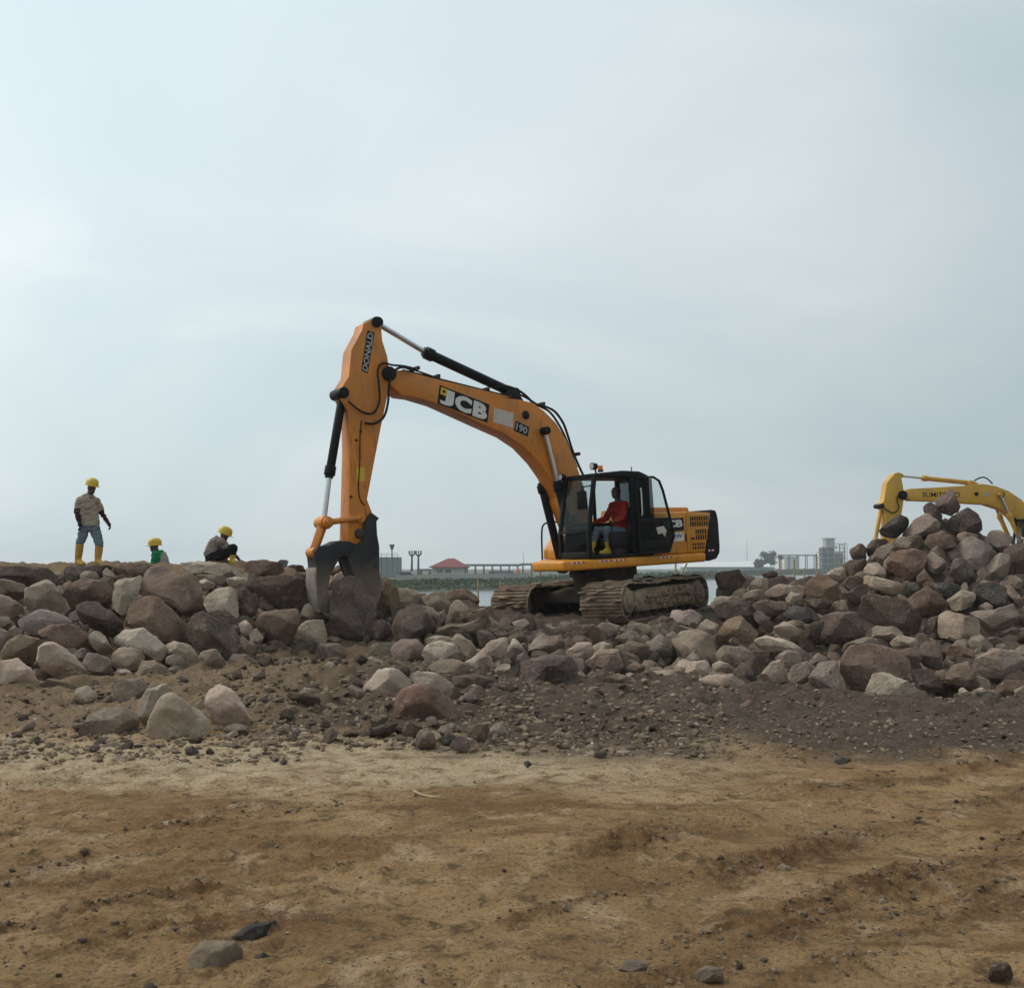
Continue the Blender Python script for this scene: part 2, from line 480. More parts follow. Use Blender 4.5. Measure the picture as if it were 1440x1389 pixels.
def build_ground():
    t_in = np.linspace(-0.50, 0.50, 470)
    t_out = np.linspace(0.52, 3.2, 26)
    tt = np.concatenate([-t_out[::-1], t_in, t_out])
    ys = [-5.4, -3.5, -2, -1, 0, 0.8, 1.5, 2.0]
    y = 2.2
    while y < 26:
        ys.append(y); y += max(0.014, min(0.0058 * y, 0.07))
    while y < 80:
        ys.append(y); y += 0.09 * y
    ys = np.array(ys)
    Y, T = np.meshgrid(ys, tt, indexing='ij')
    X = (Y + 6) * T
    Z = ground_z(X, Y)
    nr, nc = X.shape
    co = np.stack([X, Y, Z], -1).reshape(-1, 3)
    i = np.arange(nr - 1)[:, None] * nc + np.arange(nc - 1)[None]
    q = np.stack([i, i + 1, i + nc + 1, i + nc], -1).reshape(-1, 4)
    me = bpy.data.meshes.new('ground')
    me.vertices.add(len(co)); me.vertices.foreach_set('co', co.ravel())
    me.loops.add(q.size); me.loops.foreach_set('vertex_index', q.ravel().astype(np.int32))
    me.polygons.add(len(q)); me.polygons.foreach_set('loop_start', np.arange(0, q.size, 4, dtype=np.int32))
    me.polygons.foreach_set('use_smooth', np.ones(len(q), bool))
    me.update(calc_edges=True); me.validate()
    at = me.attributes.new('churn', 'FLOAT', 'POINT')
    at.data.foreach_set('value', np.clip(ridge_amount(X, Y) / 0.02, 0, 1).ravel())
    m, t, b = new_mat('trodden earth')
    v = N(t, 'ShaderNodeTexCoord').outputs['Object']
    sp = N(t, 'ShaderNodeSeparateXYZ'); t.links.new(v, sp.inputs[0])
    mpn = N(t, 'ShaderNodeMapping'); mpn.inputs['Rotation'].default_value = (0, 0, R(24)); mpn.inputs['Scale'].default_value = (0.55, 1.6, 1)
    t.links.new(v, mpn.inputs[0])
    st = noise_node(t, mpn.outputs[0], 1.3, 9, 0.68, 0.8)         # streaks left by wheels
    bl = noise_node(t, v, 0.8, 7, 0.6, 0.4)
    md = noise_node(t, v, 5.5, 8, 0.72, 0.4)
    m2 = noise_node(t, v, 2.4, 9, 0.70, 0.6)
    fi = noise_node(t, v, 42, 6, 0.78)
    ch = N(t, 'ShaderNodeAttribute', attribute_name='churn').outputs['Fac']
    c = mix_col(t, ramp(t, bl, [(0.36, 0.0), (0.64, 1.0)]), (0.245, 0.143, 0.062), (0.395, 0.252, 0.122))
    c = mix_col(t, ramp(t, st, [(0.48, 0.0), (0.62, 0.95)]), c, (0.185, 0.098, 0.038))
    c = mix_col(t, ramp(t, m2, [(0.53, 0.0), (0.66, 0.75)]), c, (0.52, 0.375, 0.235))
    c = mix_col(t, ramp(t, md, [(0.37, 0.95), (0.48, 0.0)]), c, (0.120, 0.072, 0.035))
    c = mix_col(t, math_node(t, 'MULTIPLY', ch, ramp(t, md, [(0.36, 1.0), (0.62, 0.35)])), c, (0.130, 0.066, 0.026))
    # pale dry sand lying in a band near the rubble on the left, dark stony spoil beyond it
    wob = math_node(t, 'MULTIPLY_ADD', bl, 3.4, -1.7)
    wob2 = math_node(t, 'MULTIPLY_ADD', md, 1.2, -0.6)
    yy = math_node(t, 'ADD', math_node(t, 'ADD', sp.outputs[1], wob), wob2)
    xx = math_node(t, 'ADD', sp.outputs[0], wob)
    band = math_node(t, 'MULTIPLY', ramp(t, math_node(t, 'MULTIPLY', yy, 0.05), [(0.350, 0.0), (0.405, 1.0), (0.445, 1.0), (0.50, 0.0)]),
                     ramp(t, math_node(t, 'MULTIPLY_ADD', xx, 0.05, 0.5), [(0.52, 1.0), (0.62, 0.0)]))
    c = mix_col(t, math_node(t, 'MULTIPLY', band, ramp(t, md, [(0.36, 0.15), (0.58, 0.9)])), c, (0.53, 0.42, 0.28))
    sx = math_node(t, 'MULTIPLY', math_node(t, 'MULTIPLY_ADD', sp.outputs[0], 0.05, 0.5), 1.0)
    edge = math_node(t, 'SUBTRACT', yy, math_node(t, 'MULTIPLY', ramp(t, sx, [(0.40, 1.0), (0.53, 0.0)]), 1.3))
    spoil = ramp(t, math_node(t, 'MULTIPLY', edge, 0.05), [(0.415, 0.0), (0.455, 1.0)])
    dark = mix_col(t, ramp(t, md, [(0.35, 0.0), (0.7, 1.0)]), (0.062, 0.045, 0.037), (0.125, 0.090, 0.068))
    dark = mix_col(t, ramp(t, sx, [(0.36, 0.75), (0.50, 0.0)]), dark, (0.115, 0.078, 0.050))
    dark = mix_col(t, ramp(t, sx, [(0.33, 0.9), (0.415, 0.0)]), dark, (0.235, 0.160, 0.096))
    c = mix_col(t, spoil, c, dark)
    c = mix_col(t, ramp(t, fi, [(0.38, 0.85), (0.47, 0.0)]), c, (0.095, 0.060, 0.032))
    c = mix_col(t, ramp(t, fi, [(0.57, 0.0), (0.68, 0.65)]), c, (0.52, 0.40, 0.275))
    t.links.new(c, b.inputs['Base Color'])
    b.inputs['Roughness'].default_value = 0.95
    b.inputs['Specular IOR Level'].default_value = 0.15
    hsum = math_node(t, 'ADD', math_node(t, 'MULTIPLY', md, 0.6), math_node(t, 'MULTIPLY', fi, 0.4))
    bump(t, b, hsum, 1.0, 0.06)
    o = mesh_obj('ground', me, m)
    tag(o, 'trodden brown earth with wheel ruts rising into rubble', kind='structure')
    return o
ground = build_ground()

# sea and far shore
def build_water():
    m, t, b = new_mat('grey water')
    v = N(t, 'ShaderNodeTexCoord').outputs['Object']
    b.inputs['Base Color'].default_value = (0.10, 0.13, 0.14, 1)
    b.inputs['Roughness'].default_value = 0.16
    b.inputs['IOR'].default_value = 1.33
    mpn = N(t, 'ShaderNodeMapping'); mpn.inputs['Scale'].default_value = (0.25, 1.0, 1); t.links.new(v, mpn.inputs[0])
    bump(t, b, noise_node(t, mpn.outputs[0], 0.7, 4, 0.6), 0.22, 0.25)
    me = bpy.data.meshes.new('water')
    S = 1900
    me.from_pydata([(-S, -300, WATER_Z), (S, -300, WATER_Z), (S, S, WATER_Z), (-S, S, WATER_Z)], [], [(0, 1, 2, 3)])
    tag(mesh_obj('water', me, m), kind='structure')
build_water()

# far shore: waterline distance by photo column
SH_U = [-2500, 300, 560, 700, 760, 900, 1000, 1095, 1200, 1500, 3500]
SH_D = [ 150,  150, 152, 165, 190, 250, 310,  470,  520,  520,  520]
def shore_d(u): return np.interp(u, SH_U, SH_D)
BANK_Z = -1.35
def bank_h(u, e):
    h = np.clip(e / 7.0, -0.4, 1) ** 1 * (BANK_Z - WATER_Z)
    return WATER_Z + h
def build_bank():
    us = np.concatenate([np.linspace(-2500, 250, 24), np.linspace(300, 1500, 260), np.linspace(1550, 3500, 16)])
    es = np.array([-3, 0, 2, 4, 7, 12, 20, 35, 60, 100, 180, 320, 600, 1000.])
    U, E = np.meshgrid(us, es, indexing='ij')
    D = shore_d(U) + E
    X = (U - CX) / FPX * D
    Z = bank_h(U, E) + 0.35 * np.clip(E / 7, 0, 1) * fbm(X * 0.09, D * 0.09, 0, 4)
    nr, nc = U.shape
    vs = np.stack([X, D, Z], -1).reshape(-1, 3)
    fs = [(i * nc + j, (i + 1) * nc + j, (i + 1) * nc + j + 1, i * nc + j + 1) for i in range(nr - 1) for j in range(nc - 1)]
    me = bpy.data.meshes.new('far_bank')
    me.from_pydata(vs.tolist(), [], fs)
    me.polygons.foreach_set('use_smooth', [True] * len(me.polygons))
    m, t, b = new_mat('grassy bank')
    v = N(t, 'ShaderNodeTexCoord').outputs['Object']
    c = mix_col(t, ramp(t, noise_node(t, v, 0.12, 6, 0.6), [(0.35, 0.0), (0.65, 1.0)]), (0.030, 0.052, 0.020), (0.075, 0.090, 0.038))
    c = mix_col(t, ramp(t, noise_node(t, v, 0.6, 5, 0.6), [(0.55, 0.0), (0.75, 0.6)]), c, (0.14, 0.12, 0.08))
    t.links.new(c, b.inputs['Base Color'])
    b.inputs['Roughness'].default_value = 0.95
    tag(mesh_obj('far_bank', me, m), kind='structure')
build_bank()

# ------------------------------------------------------------------ boulders
COLS = {'br': (0.201, 0.137, 0.101), 'db': (0.117, 0.081, 0.063), 'rb': (0.224, 0.144, 0.104), 'gr': (0.358, 0.279, 0.220),
        'lg': (0.537, 0.424, 0.334), 'be': (0.382, 0.291, 0.219), 'gb': (0.271, 0.208, 0.165), 'bg': (0.307, 0.252, 0.213),
        'dg': (0.091, 0.079, 0.069), 'mv': (0.155, 0.114, 0.096), 'yb': (0.261, 0.182, 0.119), 'og': (0.269, 0.204, 0.148)}
CNAME = {'br': 'brown', 'db': 'dark brown', 'rb': 'reddish brown', 'gr': 'grey', 'lg': 'pale grey', 'be': 'beige', 'gb': 'grey-brown',
         'bg': 'bluish grey', 'dg': 'near-black', 'mv': 'mauve-brown', 'yb': 'yellowish brown', 'og': 'olive-grey'}
def rock_material():
    m, t, b = new_mat('rock')
    oi = N(t, 'ShaderNodeObjectInfo')
    tcn = N(t, 'ShaderNodeTexCoord')
    off = N(t, 'ShaderNodeVectorMath', operation='ADD')
    t.links.new(tcn.outputs['Object'], off.inputs[0])
    sc = N(t, 'ShaderNodeVectorMath', operation='SCALE')
    cx = N(t, 'ShaderNodeCombineXYZ')
    t.links.new(oi.outputs['Random'], cx.inputs[0]); t.links.new(oi.outputs['Random'], cx.inputs[1])
    t.links.new(cx.outputs[0], sc.inputs[0]); sc.inputs['Scale'].default_value = 57.0
    t.links.new(sc.outputs[0], off.inputs[1])
    v = off.outputs[0]
    big = noise_node(t, v, 2.2, 5, 0.55, 0.5)
    mid = noise_node(t, v, 8.0, 7, 0.65, 0.3)
    fine = noise_node(t, v, 34.0, 7, 0.75)
    base = oi.outputs['Color']
    dk = mix_col(t, 1.0, base, (0.58, 0.55, 0.53), 'MULTIPLY')
    lt = mix_col(t, 0.45, base, (0.50, 0.42, 0.335))
    c = mix_col(t, ramp(t, big, [(0.36, 1.0), (0.55, 0.0)]), base, dk)
    c = mix_col(t, ramp(t, mid, [(0.54, 0.0), (0.74, 0.75)]), c, lt)
    c = mix_col(t, ramp(t, fine, [(0.34, 0.85), (0.50, 0.0)]), c, dk)
    c = mix_col(t, ramp(t, fine, [(0.56, 0.0), (0.74, 0.6)]), c, (0.46, 0.42, 0.37))
    # dried clay smeared over some stones
    clay = math_node(t, 'MULTIPLY', ramp(t, noise_node(t, v, 1.4, 6, 0.6, 1.0), [(0.55, 0.0), (0.68, 0.55)]), ramp(t, mid, [(0.40, 0.0), (0.6, 1.0)]))
    c = mix_col(t, clay, c, (0.23, 0.155, 0.095))
    t.links.new(c, b.inputs['Base Color'])
    b.inputs['Roughness'].default_value = 0.92
    b.inputs['Specular IOR Level'].default_value = 0.2
    h = math_node(t, 'ADD', math_node(t, 'MULTIPLY', mid, 0.7), math_node(t, 'MULTIPLY', fine, 0.3))
    bump(t, b, h, 1.0, 0.07)
    return m
MAT['rock'] = rock_material()

def ico(sub):
    bm = bmesh.new()
    bmesh.ops.create_icosphere(bm, subdivisions=sub, radius=1.0)
    bm.verts.ensure_lookup_table()
    v = np.array([q.co[:] for q in bm.verts])
    f = [tuple(q.index for q in p.verts) for p in bm.faces]
    bm.free()
    return v, f
ICO = {k: ico(k) for k in (1, 2, 3, 4)}

def radius_fn(poly, n=96, blur=0.8):
    """star-shaped outline -> radius by angle, corners slightly worn"""
    c = np.mean(poly, axis=0)
    lo, hi = poly.min(0), poly.max(0)
    c = 0.5 * c + 0.25 * (lo + hi)
    ang = np.arange(n) / n * 2 * np.pi
    r = np.zeros(n)
    for k, a in enumerate(ang):
        d = np.array([math.cos(a), math.sin(a)])
        best = 0
        for i in range(len(poly)):
            p, q = poly[i] - c, poly[(i + 1) % len(poly)] - c
            e = q - p
            den = d[0] * e[1] - d[1] * e[0]
            if abs(den) < 1e-9: continue
            s = (p[0] * e[1] - p[1] * e[0]) / den
            w = (p[0] * d[1] - p[1] * d[0]) / den
            if s > 0 and -1e-6 <= w <= 1 + 1e-6: best = max(best, s)
        r[k] = best
    bad = r <= 0
    if bad.any(): r[bad] = np.median(r[~bad])
    kern = np.exp(-0.5 * (np.arange(-5, 6) / blur) ** 2); kern /= kern.sum()
    r = sum(np.roll(r, s) * w for s, w in zip(range(-5, 6), kern))
    return c, r

def rock_mesh(r, thick, seed, sub=3, ncut=7, rough=1.0, square=0.8, front=True):
    """outline radius r(angle) in the x-z plane, body of the given thickness along y, flat fracture faces, noise"""
    v, f = ICO[sub]
    g = np.random.default_rng(seed)
    n = len(r)
    ph = np.arctan2(v[:, 2], v[:, 0]) / (2 * np.pi) * n
    i0 = np.floor(ph).astype(int) % n
    w = ph - np.floor(ph)
    rr = r[i0] * (1 - w) + r[(i0 + 1) % n] * w
    s = np.hypot(v[:, 0], v[:, 2])
    s2 = s ** square
    k = np.where(s > 1e-6, s2 / np.maximum(s, 1e-6), 0)
    p = np.stack([v[:, 0] * k * rr, np.sign(v[:, 1]) * np.abs(v[:, 1]) ** square * thick / 2, v[:, 2] * k * rr], -1)
    size = float(np.mean(r)) * 2
    # a lean so that the belly is not symmetric
    lean = g.uniform(-0.25, 0.25)
    p[:, 1] += p[:, 2] * (0.22 + lean)
    q = p / size
    off = g.uniform(0, 90)
    nrm = v
    d1 = fbm(q[:, 0] * 2.6 + off, q[:, 1] * 2.6 - off, q[:, 2] * 2.6 + off, 3, 0.5)
    p = p + nrm * (d1 * 0.045 * rough * size)[:, None]
    for c in range(ncut):
        a = g.uniform(0, 2 * np.pi)
        tilt = g.uniform(0.35, 1.05)
        if c < 2: tilt *= 0.5
        nv = np.array([math.cos(a) * math.sin(tilt), -math.cos(tilt) if (front and c < ncut * 0.75) or g.random() < 0.5 else math.cos(tilt), math.sin(a) * math.sin(tilt)])
        d = p @ nv
        o = d.max() * g.uniform(0.56, 0.86)
        ex = np.maximum(d - o, 0)
        p = p - (ex * 0.96)[:, None] * nv
    if sub >= 3:
        d2 = np.abs(fbm(q[:, 0] * 7 + off, q[:, 1] * 7, q[:, 2] * 7 - off, 3, 0.6))
        p = p - nrm * (d2 * 0.024 * rough * size)[:, None]
    me = bpy.data.meshes.new('boulder')
    me.from_pydata(p.tolist(), [], f)
    me.polygons.foreach_set('use_smooth', [True] * len(me.polygons))
    me.set_sharp_from_angle(angle=R(30))
    me.materials.append(MAT['rock'])
    return me

ZONES = {'A': (0, 770, 4.0), 'B': (320, 770, 3.6), 'C': (680, 800, 3.6), 'D': (1040, 780, 3.6), 'E': (1180, 640, 5.342),
         'F': (0, 1030, 2.0), 'G': (720, 1030, 2.0)}
